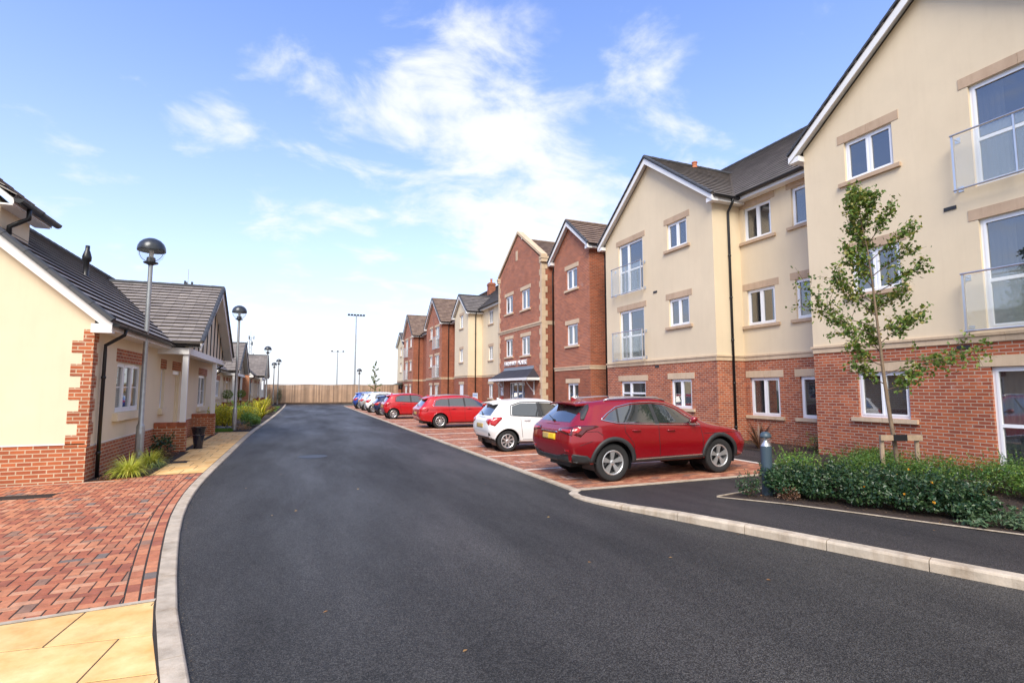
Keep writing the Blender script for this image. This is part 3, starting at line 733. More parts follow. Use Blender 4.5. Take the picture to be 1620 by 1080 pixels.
bm_ = bmesh.new()
tag(b.build('planting_bed', 'mulch'), kind='structure')
b = MB()
for (p, q) in zip(BED[:7], BED[1:8]): b.tube([(p[0], p[1], bz(*p)-.004), (q[0], q[1], bz(*q)-.004)], .009, 4)
b.tube([(*BED[0], bz(*BED[0])), (*BED[-1], bz(*BED[-1]))], .02, 4); b.tube([(*BED[-1], bz(*BED[-1])), (*BED[-2], bz(*BED[-2]))], .02, 4)
tag(b.build('bed_edging', 'kerb'), kind='structure')
poly_sheet('planting_bed', [(12.3, 10.6), (14.6, 10.4), (14.6, 14.0), (12.9, 14.0), (12.5, 12.5)], .03, 'mulch')
poly_sheet('planting_bed', [(12.6, 14.2), (13.34, 14.2), (13.34, 27), (12.6, 27)], .03, 'mulch')

# ================================================================== the block of flats on the right
XF, XR = 13.35, 14.61
flats = empty('apartment_building', (XF, 6.9, 0), label='three storey block of cream and red brick gables lining the right side', cat='building')
UY = Vector((0, -1, 0)); NX = Vector((-1, 0, 0))
def FF(x, yref=0): return Fr((x, yref, 0), UY, NX)      # u = -y
def WN(y0, y1, z0, z1): return (-y1, -y0, z0, z1)
ZB0, ZB1 = 2.78, 2.97
FL = [(1.05, 2.2), (4.15, 5.27), (7.15, 8.28)]           # small windows: sill, head
BL = [(.02, 2.2), (3.02, 5.27), (6.0, 8.25)]             # tall windows
ci = [0]
CUR = [1, 0, 3, 2, 1, 4, 0, 1, 2, 3]
def put_windows(F, lst, lod, stone):
    for (a, b_, z0, z1, kind) in lst:
        ci[0] += 1; cur = CUR[(ci[0]*7) % 10]
        st = 'stone' if (z0 < 2.5 or stone == 'stone') else 'stone_pink'
        u0, u1 = -b_, -a
        if lod >= 2: cur = 2 if ci[0] % 2 else 0
        if kind == 'c2': window(flats, F, u0, u1, z0, z1, (1, 1), stone=st, curtain=cur, lod=lod)
        elif kind == 'c2b': window(flats, F, u0, u1, z0, z1, (1, 1), stone=st, curtain=4, lod=lod)
        elif kind == 'c1': window(flats, F, u0, u1, z0, z1, (1,), stone=st, curtain=2, lod=lod)
        elif kind in ('bl', 'br'):
            window(flats, F, u0, u1, z0, z1, (.62, 1) if kind == 'bl' else (1.25, .62), transom=1.02, sill=False, stone=st, curtain=2 if z0 < 2 else (3 if kind == 'bl' else 1), lod=lod)
            if z0 > 2: balcony(flats, F, u0-.28, u1+.16, z0-.06, z0+1.2)
        elif kind == 'door':
            window(flats, F, u0, u1, z0, z1, (.62, 1), transom=1.0, sill=False, stone=st, curtain=2, lod=lod)
        elif kind == 'panel':
            p = MB(); fbox(p, F, u0, u1, -.12, -.05, z0, z1)
            for k in range(1, 4): fbox(p, F, u0+.05, u1-.05, -.05, -.04, z0+(z1-z0)*k/4-.01, z0+(z1-z0)*k/4+.01)
            p.build('service_door', 'white', flats)
            p = MB(); stone_bar(p, F, u0-.17, u1+.17, -.1, .012, z1+.004, z1+.235); p.build('lintel', 'stone', flats)
def facade(x, y0, y1, ztop, up, wins, gable=None, lod=0, band=True, near=True, zb=None, vents=True):
    """wall facing the road between y0 and y1; gable = apex height of the wall"""
    F = FF(x); u0, u1 = -y1, -y0; um = (u0+u1)/2
    H = [(-b_, -a, z0, z1) for (a, b_, z0, z1, k) in wins]
    cl_ = []
    if gable:
        k = (gable-ztop)/((u1-u0)/2)
        cl_ = [(-k, 1, ztop-k*u0), (k, 1, ztop+k*u1)]
    br = 'brick' if near else 'brick_far'
    lo = MB(); wall(lo, F, u0, u1, -.05, ZB0, H); lo.build('brick_wall', br, flats)
    up_ = MB(); wall(up_, F, u0, u1, ZB0, gable or ztop, H, cl_); up_.build('brick_wall' if up.startswith('brick') else 'rendered_wall', up, flats)
    if band:
        s = MB(); n = max(1, round((u1-u0)/.9)); w = (u1-u0)/n
        for k in range(n):
            fbox(s, F, u0+k*w+.002, u0+(k+1)*w-.002, 0, .025, ZB0, ZB1-.06); fbox(s, F, u0+k*w+.002, u0+(k+1)*w-.002, 0, .05, ZB1-.058, ZB1)
        s.build('stone_band', 'stone', flats)
    put_windows(F, wins, lod, 'stone' if up.startswith('brick') else 'pink')
def sidewall(y, x0, x1, ztop, up, face=-1, near=True, band=True, gut=True):
    """return wall between a projecting gable and the recessed front, facing the camera (-y) or away"""
    F = Fr((0, y, 0), (1, 0, 0), (0, -1, 0)) if face < 0 else Fr((0, y, 0), (-1, 0, 0), (0, 1, 0))
    a, c = (x0, x1) if face < 0 else (-x1, -x0)
    m1 = MB(); wall(m1, F, a, c, -.05, ZB0); m1.build('brick_wall', 'brick' if near else 'brick_far', flats)
    m2 = MB(); wall(m2, F, a, c, ZB0, ztop); m2.build('brick_wall' if up.startswith('brick') else 'rendered_wall', up, flats)
    if band:
        s = MB(); fbox(s, F, a-(.05 if face < 0 else 0), c, 0, .025, ZB0, ZB1-.06); fbox(s, F, a-(.05 if face < 0 else 0), c+(0 if face < 0 else .05), 0, .05, ZB1-.058, ZB1); s.build('stone_band', 'stone', flats)
def small(c, w=1.18, fl=(0, 1, 2), k='c2', dz=0): return [(c-w/2, c+w/2, FL[i][0]+dz, FL[i][1]+dz, k) for i in fl]
def tall(c, w=1.75, fl=(0, 1, 2), k='bl', dz=0): return [(c-w/2, c+w/2, BL[i][0]+dz, BL[i][1]+dz, k) for i in fl]
XB = 21.0
def block_roof(y0, y1, ze, za, tile, back=19.4):
    gable_roof(flats, XF, back, y0, y1, ze, za, .30, tile)
    # cheeks of fascia and gutters along both eaves
    for yy, s in ((y0, -1), (y1, 1)):
        f = MB(); ya, yb = sorted((yy+s*.02, yy+s*.27)); f.box(XF+.02, XR+.3, ya, yb, ze-.19, ze-.07); f.build('fascia', 'white_paint', flats)
        gutter(flats, (XF-.2, yy+s*.335, ze-.02), (XR-.2, yy+s*.335, ze-.02))
def recess(y0, y1, up, wins, tile, lod=0, near=True, ze=8.62):
    facade(XR, y0, y1, ze, up, wins, None, lod, True, near)
    f = MB(); f.box(XR-.32, XR-.002, y0, y1, ze-.17, ze-.05); f.build('fascia', 'white_paint', flats)
    gutter(flats, (XR-.40, y0, ze-.0), (XR-.40, y1, ze-.0))
def main_roof(y0, y1, tile, ze=8.62):
    r = MB(); x0 = XR-.42; k = .78; xr = 19.35; zr = ze+k*(xr-x0); sl_ = math.hypot(xr-x0, zr-ze)
    slope(r, (x0, y0, ze), (x0, y1, ze), (xr-x0, 0, zr-ze), sl_); slope(r, (2*xr-x0, y0, ze), (2*xr-x0, y1, ze), (-(xr-x0), 0, zr-ze), sl_)
    o = r.build('roof', tile, flats)
    c = MB(); caps(c, (xr, y0, zr), (xr, y1, zr), .22, .09, .42); c.build('ridge_tiles', 'verge', o)
# near gable
facade(XF, 3.45, 10.38, 8.6, 'cream', small(8.57)[:0]+[(7.96, 9.18, 1.09, 2.23, 'c2b'), (7.96, 9.18, 4.25, 5.36, 'c2'), (7.96, 9.18, 7.27, 8.36, 'c2')]+[(4.6, 6.36, .03, 2.26, 'br'), (4.6, 6.36, 3.05, 5.4, 'br'), (4.6, 6.36, 6.12, 8.38, 'br')], gable=11.32)
block_roof(3.45, 10.38, 8.55, 11.50, 'tile_near')
sidewall(10.38, XF, XR, 8.7, 'cream', 1); sidewall(3.45, XF, XR, 8.7, 'cream', -1)
facade(XR, -4, 3.45, 8.62, 'cream', [], None); sidewall(-4, XF, XR, 8.7, 'cream', -1)
recess(10.38, 14.04, 'cream', [(12.64, 13.84, .9, 2.19, 'c2'), (12.66, 13.83, 4.0, 5.25, 'c2'), (12.68, 13.84, 7.0, 8.22, 'c2'), (10.75, 11.88, .9, 2.19, 'c2b'), (10.75, 11.88, 4.0, 5.27, 'c2'), (10.75, 11.88, 7.0, 8.26, 'c2')], 'tile_near')
# second gable
sidewall(14.04, XF, XR, 8.7, 'cream', -1)
facade(XF, 14.04, 20.95, 8.6, 'cream', [(15.34, 16.49, 1.08, 2.17, 'c2'), (15.34, 16.48, 4.19, 5.26, 'c2'), (15.36, 16.49, 7.22, 8.26, 'c2'), (18.08, 19.88, .6, 2.14, 'bl'), (18.08, 19.88, 3.07, 5.24, 'bl'), (18.08, 19.88, 5.98, 8.24, 'bl')], gable=11.25)
block_roof(14.04, 20.95, 8.55, 11.42, 'tile_near')
sidewall(20.95, XF, XR, 8.7, 'cream', 1)
recess(20.95, 22.49, 'brick_far', [], 'tile_brown', near=False, ze=8.9)
# narrow red gable
sidewall(22.49, XF, XR, 9.0, 'brick_far', -1, False)
facade(XF, 22.49, 26.35, 9.1, 'brick', [(23.72, 24.9, 1.0, 2.1, 'c2'), (23.72, 24.9, 4.08, 5.2, 'c2'), (23.72, 24.9, 7.08, 8.19, 'c2')], gable=10.62, near=False)
block_roof(22.49, 26.35, 9.02, 10.80, 'tile_brown', back=17.4)
sidewall(26.35, XF, XR, 9.0, 'brick_far', 1, False)
recess(26.35, 27.99, 'brick_far', [], 'tile_brown', near=False, ze=8.9)
# entrance block with a coped parapet gable and quoins
EY0, EY1 = 27.99, 35.25
Fe = FF(XF)
wins = [(29.78, 31.1, 6.87, 8.15, 'c2'), (32.6, 33.9, 6.95, 8.17, 'c2'), (29.78, 31.1, 3.92, 5.13, 'c2'), (32.63, 33.88, 3.98, 5.18, 'c2')]
H = [(-b_, -a, z0, z1) for (a, b_, z0, z1, k) in wins]+[(-33.2, -30.6, -.05, 2.25)]
e = MB(); kz = (12.0-9.62)/3.63; wall(e, Fe, -EY1, -EY0, -.05, 12.1, H, [(-kz, 1, 9.62+kz*EY1), (kz, 1, 9.62-kz*EY0)], reveal=.2); e.build('brick_wall', 'brick', flats)
put_windows(Fe, wins, 1, 'stone')
sidewall(EY0, XF, 18, 9.6, 'brick_far', -1, False, band=False); sidewall(EY1, XF, 18, 9.6, 'brick_far', 1, False, band=False)
q = MB()
for yq, s in ((EY0, 1), (EY1, -1)):
    q = MB(); k = 0; z = 0
    while z < 9.4:
        w = .34 if k % 2 == 0 else .20; h = .36
        ya, yb = sorted((yq-s*.025, yq+s*w)); q.box(XF-.025, XF+(.36 if k % 2 else .22), ya, yb, z+.003, z+h-.003); z += h; k += 1
    q.build('quoin', 'stone', flats)
c = MB()
for s in (-1, 1):   # sloping coping and kneelers
    yc = (EY0+EY1)/2; ye = yc+s*3.70
    for k in range(6):
        t0, t1 = k/6, (k+1)/6-.002
        a = Vector((0, ye+(yc-ye)*t0, 9.72+(12.12-9.72)*t0)); d_ = Vector((0, ye+(yc-ye)*t1, 9.72+(12.12-9.72)*t1))
        up = Vector((0, -s*(12.12-9.72), (yc-ye)*-s)).normalized(); up = up if up.z > 0 else -up
        P = [a+Vector((XF-.08, 0, 0)), d_+Vector((XF-.08, 0, 0)), d_+Vector((XF+.34, 0, 0)), a+Vector((XF+.34, 0, 0))]
        c.hexa(P+[p+Vector((0, 0, .17)) for p in P] if s < 0 else [P[1], P[0], P[3], P[2]]+[p+Vector((0, 0, .17)) for p in (P[1], P[0], P[3], P[2])])
    ya, yb = sorted((yc+s*3.50, yc+s*3.78)); c.box(XF-.09, XF+.4, ya, yb, 9.40, 9.60); c.box(XF-.12, XF+.4, ya-.03, yb+.03, 9.602, 9.74)
c.build('coping', 'stone', flats, fix=True)
s_ = MB(); stone_bar(s_, Fe, -EY1, -EY0, 0, .03, 5.62, 5.74, 7); stone_bar(s_, Fe, -EY1-.04, -EY0+.04, 0, .07, 5.743, 5.85, 7); s_.box(XF, 14.6, EY0-.03, EY0-.001, 5.62, 5.85); s_.build('stone_band', 'stone', flats)
s_ = MB(); fbox(s_, Fe, -32.03, -31.7, 0, .02, 10.35, 11.0); s_.build('vent_slit', 'stone', flats)
gable_roof(flats, XF+.3, 19.4, EY0, EY1, 9.35, 11.75, .25, 'tile_brown', verge0=False)
for yy, s in ((EY0, -1),): 
    f = MB(); f.box(XF+.4, XR+3, EY0-.25, EY0-.02, 9.12, 9.26); f.build('fascia', 'white_paint', flats); gutter(flats, (XF+.35, EY0-.30, 9.32), (XR+3, EY0-.30, 9.32))
# doors, canopy, sign
d = window(flats, Fe, -33.2, -30.6, .02, 2.25, (.5, 1, 1, .5), transom=None, lint=False, sill=False, curtain=0, lod=0); d.name = 'entrance_door'
cn = MB(); CX = XF-.85; a0, a1 = 28.35, 35.0; z0, z1 = 2.48, 3.08
cn.face([(CX, a1, z0), (CX, a0, z0), (XF, a0+.9, z1), (XF, a1-.9, z1)][::1]); cn.face([(CX, a0, z0), (XF, a0, z0), (XF, a0+.9, z1)]); cn.face([(CX, a1, z0), (XF, a1-.9, z1), (XF, a1, z0)])
cn.face([(CX, a0, z0-.02), (CX, a1, z0-.02), (XF, a1, z0-.02), (XF, a0, z0-.02)])
co_ = cn.build('canopy', 'tile_slate', flats, fix=True)
f = MB(); f.box(CX-.02, CX+.02, a0-.02, a1+.02, z0-.15, z0-.003); f.box(CX, XF, a0-.02, a0+.02, z0-.15, z0-.003); f.box(CX, XF, a1-.02, a1+.02, z0-.15, z0-.003); f.build('fascia', 'white_paint', co_)
f = MB(); f.box(XF-.02, XF-.002, a0+.85, a1-.85, z1-.02, z1+.16); f.hexa([(XF-.10, a0+.88, z1-.05), (XF-.10, a1-.88, z1-.05), (XF-.02, a1-.88, z1), (XF-.02, a0+.88, z1), (XF-.10, a0+.88, z1-.03), (XF-.10, a1-.88, z1-.03), (XF-.02, a1-.88, z1+.02), (XF-.02, a0+.88, z1+.02)]); f.build('flashing', 'lead', co_)
for yb in (a0+.75, a1-.75):
    f = MB(); f.box(XF-.07, XF-.002, yb-.035, yb+.035, 1.45, z0-.15); f.box(CX+.05, XF-.07, yb-.035, yb+.035, z0-.22, z0-.15)
    f.tube([(XF-.04, yb, 1.6), (XF-.25, yb, 1.85), (XF-.55, yb, z0-.25)], .03, 6)
    f.build('bracket', 'white_paint', co_)
def text(body, size, loc, rot, m, par, name, ext=.02, align='CENTER', sx=1):
    cu = bpy.data.curves.new(name, 'FONT'); cu.body = body; cu.size = size; cu.extrude = ext; cu.align_x = align; cu.resolution_u = 2; cu.space_character = 1.05
    o = bpy.data.objects.new(name, cu); C.objects.link(o); o.rotation_euler = rot; o.scale = (sx, 1, 1); o.location = loc
    bpy.context.view_layer.update(); dg = bpy.context.evaluated_depsgraph_get()
    me = bpy.data.meshes.new_from_object(o.evaluated_get(dg)); me.transform(o.matrix_world)
    bpy.data.objects.remove(o); me.materials.clear(); me.materials.append(MT[m]); me.name = name
    r = bpy.data.objects.new(name, me); C.objects.link(r); r.parent = par
    if par is not None: r.matrix_parent_inverse = Matrix.Translation(-Vector(par.location))
    return r
RW = (math.pi/2, 0, -math.pi/2)
text('FARNHAM', .42, (XF-.07, 33.98, 3.36), RW, 'white', flats, 'sign_lettering', .022, align='LEFT', sx=1.06)
text('HOUSE', .42, (XF-.07, 30.08, 3.36), RW, 'white', flats, 'sign_lettering', .022, align='RIGHT', sx=1.06)
nb = MB(); nb.box(XF-.03, XF-.002, 34.25, 34.75, 1.35, 1.9); nb.build('notice_board', 'white', flats)
nb = MB(); nb.box(XF-.14, XF-.002, 34.32, 34.7, .75, 1.2); nb.build('post_box', 'sign_red', flats)
for y in (35.0, 27.9+.9): 
    pass
lb = MB(); lb.lathe((XF-.12, 34.45, 2.1), [(.0, .12), (.07, .1), (.09, 0), (.05, -.12), (0, -.13)], 10); lb.build('wall_lamp', 'white', flats)
# beyond the entrance
recess(35.25, 42.64, 'cream', [(39.9, 40.9, FL[0][0], FL[0][1], 'c2'), (39.9, 40.9, *FL[1], 'c2'), (39.9, 40.9, *FL[2], 'c2'), (36.6, 37.8, *BL[0], 'br'), (36.6, 37.8, *BL[1], 'br'), (36.6, 37.8, *BL[2], 'br')], 'tile_grey', lod=1, near=False)
sidewall(42.64, XF, XR, 8.6, 'cream', -1, False)
facade(XF, 42.64, 46.71, 8.45, 'cream', [(43.9, 45.1, .1, 2.2, 'panel'), (44.1, 45.1, *FL[1], 'c2'), (44.1, 45.1, *FL[2], 'c2')], gable=10.0, lod=2, near=False)
block_roof(42.64, 46.71, 8.4, 10.14, 'tile_grey', back=17)
recess(46.71, 51.52, 'brick_far', [], 'tile_brown', 2, False)
sidewall(51.52, XF, XR, 8.6, 'brick_far', -1, False)
facade(XF, 51.52, 58.25, 8.6, 'brick', small(56.0)+tall(53.4), gable=11.3, lod=2, near=False)
block_roof(51.52, 58.25, 8.55, 11.45, 'tile_brown')
recess(58.25, 65.55, 'brick_far', [(61.0, 62.1, *f_, 'c2') for f_ in FL], 'tile_brown', 2, False)
sidewall(65.55, XF, XR, 8.6, 'brick_far', -1, False)
facade(XF, 65.55, 71.9, 8.6, 'brick', small(67.2)+tall(69.9), gable=11.3, lod=2, near=False)
block_roof(65.55, 71.9, 8.5, 11.45, 'tile_brown')
facade(XF+.15, 71.9, 77.54, 7.9, 'cream', [(74.2, 75.3, *f_, 'c2') for f_ in (FL[0], FL[1], (6.4, 7.5))], gable=9.6, lod=2, near=False)
gable_roof(flats, XF+.15, 17, 72.2, 77.54, 7.85, 9.7, .25, 'tile_grey')
main_roof(-4, 20.95, 'tile_near'); main_roof(20.95, 37, 'tile_brown'); main_roof(37, 50, 'tile_grey'); main_roof(50, 77, 'tile_brown')
bw = MB(); bw.box(22, 24, -4, 77, 0, 8.5); bw.box(15, 22, 77.2, 77.5, 0, 8.6); bw.box(14.7, 22, -4.2, -4, 0, 8.6); bw.build('rear_wall', 'brick_far', flats)
# downpipes
for (x, y, zt, m_) in ((14.03, 14.04, 8.5, 0), (14.25, 22.49, 8.9, 0), (14.05, 27.99, 9.2, 0), (14.0, 42.64, 8.4, 0), (14.05, 51.52, 8.5, 0), (14.05, 65.55, 8.5, 0)):
    downpipe(flats, [(x-.02, y-.34, zt), (x-.02, y-.30, zt-.15), (x, y-.06, zt-.42), (x, y-.06, zt-.55), (x, y-.06, 0)], .045)
downpipe(flats, [(XR-.4, 21.1, 8.7), (XR-.07, 21.1, 8.4), (XR-.07, 21.1, 0)], .045)
# small wall vents
for y, z, X in ((6.85, 5.8, XF), (6.8, 2.70, XF), (17.3, 5.72, XF), (17.3, 2.70, XF)):
    v = MB(); v.box(X-.02, X-.002, y-.12, y+.12, z-.04, z+.04)
    v.build('air_vent', 'trim', flats)
# chimneys and flues
def chimney(x, y, z0, z1, w, pots=1):
    b_ = MB(); b_.box(x-w, x+w, y-w, y+w, z0, z1); b_.box(x-w-.05, x+w+.05, y-w-.05, y+w+.05, z1-.25, z1-.12); o = b_.build('chimney', 'brick_far', flats)
    p = MB(); p.lathe((x, y, z1), [(.14, 0), (.11, .08), (.12, .38), (.15, .42), (.10, .42), (.0, .3)], 12); p.build('chimney_pot', 'terracotta', o)
chimney(17.6, 48.6, 10.2, 12.3, .32)
p = MB(); p.lathe((15.6, 17.32, 11.3), [(.12, 0), (.09, .1), (.10, .12), (.10, .2), (.125, .22), (.125, .26), (0, .25)], 14); p.build('chimney_pot', 'terracotta', flats)
# low bin store behind the fence end
bs = empty('bin_store', (14, 76, 0), label='low outbuilding with a dark mossy pitched roof past the end of the red brick flats', cat='outbuilding')
b = MB(); b.box(11.7, 13.3, 73, 76, 0, 1.75); b.build('wall', 'brick_far', bs)
b = MB(); b.hexa([(10.9, 72.6, 1.72), (13.4, 72.6, 2.5), (13.4, 76.4, 2.5), (10.9, 76.4, 1.72), (10.9, 72.6, 1.86), (13.4, 72.6, 2.66), (13.4, 76.4, 2.66), (10.9, 76.4, 1.86)]); b.build('roof', mat('mossy_tiles', (.05, .06, .045), .8), bs)

# ================================================================== bungalows
FW = lambda x: Fr((x, 0, 0), (0, 1, 0), (1, 0, 0))        # walls that face the road from the left: u = +y... seen mirrored
def bungalow(label, full=True, endm='cream_left'):
    B = empty('bungalow', (-3.7, 12.5, 0), label=label, cat='bungalow')
    X = -3.7; Y0, Y1 = 12.5, 28.6; F = FW(X); m = 'brick_left'
    openings = [(14.06, 16.1, 1.28, 2.40), (18.12, 18.6, 1.25, 2.38), (19.65, 20.75, .06, 2.39), (21.6, 22.1, 1.25, 2.38), (24.5, 26.4, 1.08, 2.36)]
    lo = MB(); wall(lo, F, Y0, Y1, -.02, .70, openings); 
    G = Fr((0, Y0, 0), (1, 0, 0), (0, -1, 0)); wall(lo, G, -9.3, X, -.02, .76, []); lo.build('brick_plinth', m, B)
    hi = MB(); wall(hi, F, Y0, Y1, .70, 3.02, openings)
    hi.build('rendered_wall', 'cream_left', B)
    hi = MB(); kz = .87; wall(hi, G, -9.3, X, .76, 5.8, [], [(kz, 1, 3.235+kz*X), (-kz, 1, 3.235+kz*9.3)]); hi.build('gable_wall', endm, B)
    bk = MB(); bk.box(-9.3, -3.75, Y1-.05, Y1, 0, 3.0); bk.box(-9.35, -9.3, Y0+.05, Y1, 0, 3.0); bk.build('rear_wall', m, B)
    # drip edge under the render
    dr = MB(); fbox(dr, G, -9.3, X-.02, .003, .012, .745, .765); fbox(dr, F, Y0, Y1, .003, .012, .695, .712); dr.build('bell_cast', 'white_paint', B)
    if full:
        q = MB(); z = .70; k = 0
        while z < 2.93:
            w = .33 if k % 2 == 0 else .16; w2 = .16 if k % 2 == 0 else .26; h = .225 if k % 2 == 0 else .225
            q.box(X-w, X+.012, Y0-.012, Y0+w2, z, min(z+h, 2.96)); z += h; k += 1
        q.build('quoin', m, B)
    # brick lintels and windows
    for i, (a, b_, z0, z1) in enumerate(openings):
        lm = MB(); fbox(lm, F, a-.11, b_+.11, -.1, .012, z1+.004, z1+.29)
        if i == 2:
            dd = MB(); fbox(dd, F, a, b_, -.16, -.10, z0, z1); fbox(dd, F, a, a+.09, -.10, -.06, z0, z1); fbox(dd, F, b_-.09, b_, -.10, -.06, z0, z1); fbox(dd, F, a, b_, -.10, -.058, z1-.07, z1)
            do = dd.build('front_door', 'cream_left', B)
            h_ = MB(); fbox(h_, F, a+.13, a+.2, -.1, -.05, 1.0, 1.06); h_.build('handle', 'chrome', do)
            fr = MB(); fbox(fr, F, a, b_, -.12, -.03, z1-.12, z1-.003); fr.build('door_frame', 'white', do)
            lm.build('lintel', 'brick_left', do); continue
        lights = {0: (1, 1, 1), 1: (1,), 3: (1,), 4: (1, 1)}[i]
        wo_ = window(B, F, a, b_, z0, z1, lights, lint=False, sill=False, curtain=4 if i == 0 else 2, lod=0 if full else 2, glaz=2)
        lm.build('lintel', 'brick_left', wo_)
        sm = MB(); fbox(sm, F, a-.14, b_+.14, -.06, .10, z0-.18, z0-.004); sm.build('sill', 'cream_left', wo_)
    # main roof: ridge runs along y
    r = MB(); ex, ez = -3.36, 3.10; rx, rzz = -6.5, 5.83; sl_ = math.hypot(rx-ex, rzz-ez); y0, y1 = Y0-.22, Y1+.2
    slope(r, (ex, y0, ez), (ex, y1, ez), (rx-ex, 0, rzz-ez), sl_, .255); slope(r, (2*rx-ex, y0, ez), (2*rx-ex, y1, ez), (ex-rx, 0, rzz-ez), sl_, .255)
    ro = r.build('roof', 'tile_near', B)
    c = MB(); caps(c, (rx, y0, rzz), (rx, y1, rzz), .2, .08, .42); c.build('ridge_tiles', 'verge', ro)
    for yy, s in ((y0, -1), (y1, 1)):
        for sg in (1, -1):
            v = MB(); w = MB()
            caps(v, (rx+sg*(ex-rx), yy, ez+.01), (rx, yy, rzz+.01), .16, .075, .45)
            w.prism([(rx+sg*(ex-rx), yy-s*.01, ez-.03), (rx, yy-s*.01, rzz-.03), (rx, yy-s*.01, rzz-.27), (rx+sg*(ex-rx), yy-s*.01, ez-.22)], (0, -s*.03, 0))
            w.face([(rx+sg*(ex-rx), yy, ez-.16), (rx, yy, rzz-.16), (rx, Y0 if s < 0 else Y1, rzz-.16), (rx+sg*(ex-rx), Y0 if s < 0 else Y1, ez-.16)])
            if sg == 1: w.box(ex-.34, ex-.01, min(yy, yy-s*.22)+.012, max(yy, yy-s*.22)-.012, ez-.22, ez-.045)
            v.build('verge_caps', 'verge', ro); w.build('bargeboard', 'white_paint', ro)
    # eaves
    f = MB(); f.box(ex-.03, ex-.005, y0, 17.6, ez-.17, ez-.04); f.box(X-.01, ex-.031, y0+.23, 17.6, ez-.17, ez-.14); f.build('fascia', 'white_paint', B)
    f = MB(); f.box(ex-.03, ex-.005, 25.7, y1, ez-.17, ez-.04); f.box(X-.01, ex-.031, 25.7, y1-.23, ez-.17, ez-.14); f.build('fascia', 'white_paint', B)
    gutter(B, (ex+.06, y0+.02, ez-.04), (ex+.06, 17.75, ez-.04)); gutter(B, (ex+.06, 25.5, ez-.04), (ex+.06, y1, ez-.04))
    downpipe(B, [(ex+.06, 12.95, ez-.1), (ex+.04, 12.95, ez-.2), (X+.07, 12.95, ez-.42), (X+.07, 12.95, ez-.6), (X+.07, 12.95, .03)], .034)
    downpipe(B, [(ex+.06, 28.5, ez-.1), (ex+.02, 28.5, ez-.2), (X+.06, 28.5, ez-.42), (X+.06, 28.5, ez-.6), (X+.06, 28.5, .03)], .034)
    # cross gable porch
    px = -2.95; ya, yb = 17.55, 25.6; ym = 21.7
    g = MB(); k = (5.45-3.14)/((yb-ya)/2); ymid = (ya+yb)/2
    slope(g, (-6.7, ya, 3.14), (px+.35, ya, 3.14), (0, ymid-ya, 2.31), math.hypot(ymid-ya, 2.31), .255); slope(g, (-6.7, yb, 3.14), (px+.35, yb, 3.14), (0, ymid-yb, 2.31), math.hypot(ymid-ya, 2.31), .255)
    go = g.build('porch_roof', 'tile_near', B)
    c = MB(); caps(c, (-6.3, ymid, 5.46), (px+.36, ymid, 5.46), .2, .08, .42)
    c.build('ridge_tiles', 'verge', go)
    for yy in (ya, yb):
        c = MB(); caps(c, (px+.33, yy, 3.15), (px+.33, ymid, 5.46), .12, .06, .3); c.build('verge_caps', 'verge', go)
    for yy in (ya, yb):
        w = MB(); w.prism([(px+.29, yy, 3.10), (px+.29, ymid, 5.41), (px+.29, ymid, 5.15), (px+.29, yy, 2.92)], (.03, 0, 0)); w.face([(px+.3, yy, 2.99), (px+.3, ymid, 5.25), (px, ymid, 5.25), (px, yy, 2.99)]); w.build('bargeboard', 'white_paint', go)
    t = MB(); t.prism([(px, ya+.2, 2.99), (px, yb-.2, 2.99), (px, ymid, 5.30)], (-.12, 0, 0)); to = t.build('gable_panel', 'cream_left', B)
    for i in range(-4, 5):
        yy = ymid+i*.80; top = 5.22-abs(i*.80)*k
        if top > 3.2:
            bt = MB(); bt.box(px+.002, px+.03, yy-.05, yy+.05, 2.99, top); bt.build('timber_batten', 'black', to)
    bm2 = MB(); bm2.box(px-.16, px+.02, ya+.02, yb-.05, 2.80, 2.985); bm2.box(X, px-.16, ya+.02, yb-.05, 2.93, 2.985); bm2.box(X, px-.162, ya+.02, ya+.16, 2.80, 2.928); bm2.build('beam', 'white_paint', B)
    gutter(B, (-3.5, ya-.05, 3.08), (px+.3, ya-.05, 3.08)); gutter(B, (-3.5, yb+.05, 3.08), (px+.3, yb+.05, 3.08))
    for yp in (17.70, 23.45):
        p_ = MB(); p_.box(px-.14, px, yp-.07, yp+.07, .82, 2.798); p_.build('post', 'white_paint', B)
    for yp in (17.62, 23.35):
        wl = MB(); wl.box(X+.005, px+.04, yp-.05, yp+.17, 0, .74); wo2 = wl.build('porch_wall', m, B)
        cp = MB(); n = 10; w_ = (px+.04-X-.005)/n
        for i in range(n): cp.box(X+.005+i*w_+.003, X+.005+(i+1)*w_-.003, yp-.055, yp+.175, .743, .85)
        cp.build('coping', mat('soldier_brick', (.34, .10, .05), .85, isl=.2) if 'sb' not in MT else MT['sb'], wo2)
    fl = MB(); fl.lathe((-5.23, 16.75, 4.45), [(.17, 0), (.13, .22), (.065, .30), (.062, .66), (.10, .70), (.105, .80), (.065, .95), (.05, .98), (.05, 1.10), (0, 1.10)], 14); fl.build('flue', 'black', B, smooth=True)
    return B
MT['sb'] = mat('soldier_brick', (.36, .105, .05), .85, isl=.2, bump=.3, bscale=80)
b1 = bungalow('cream bungalow with orange brick quoins and a white posted gable porch, nearest on the left')
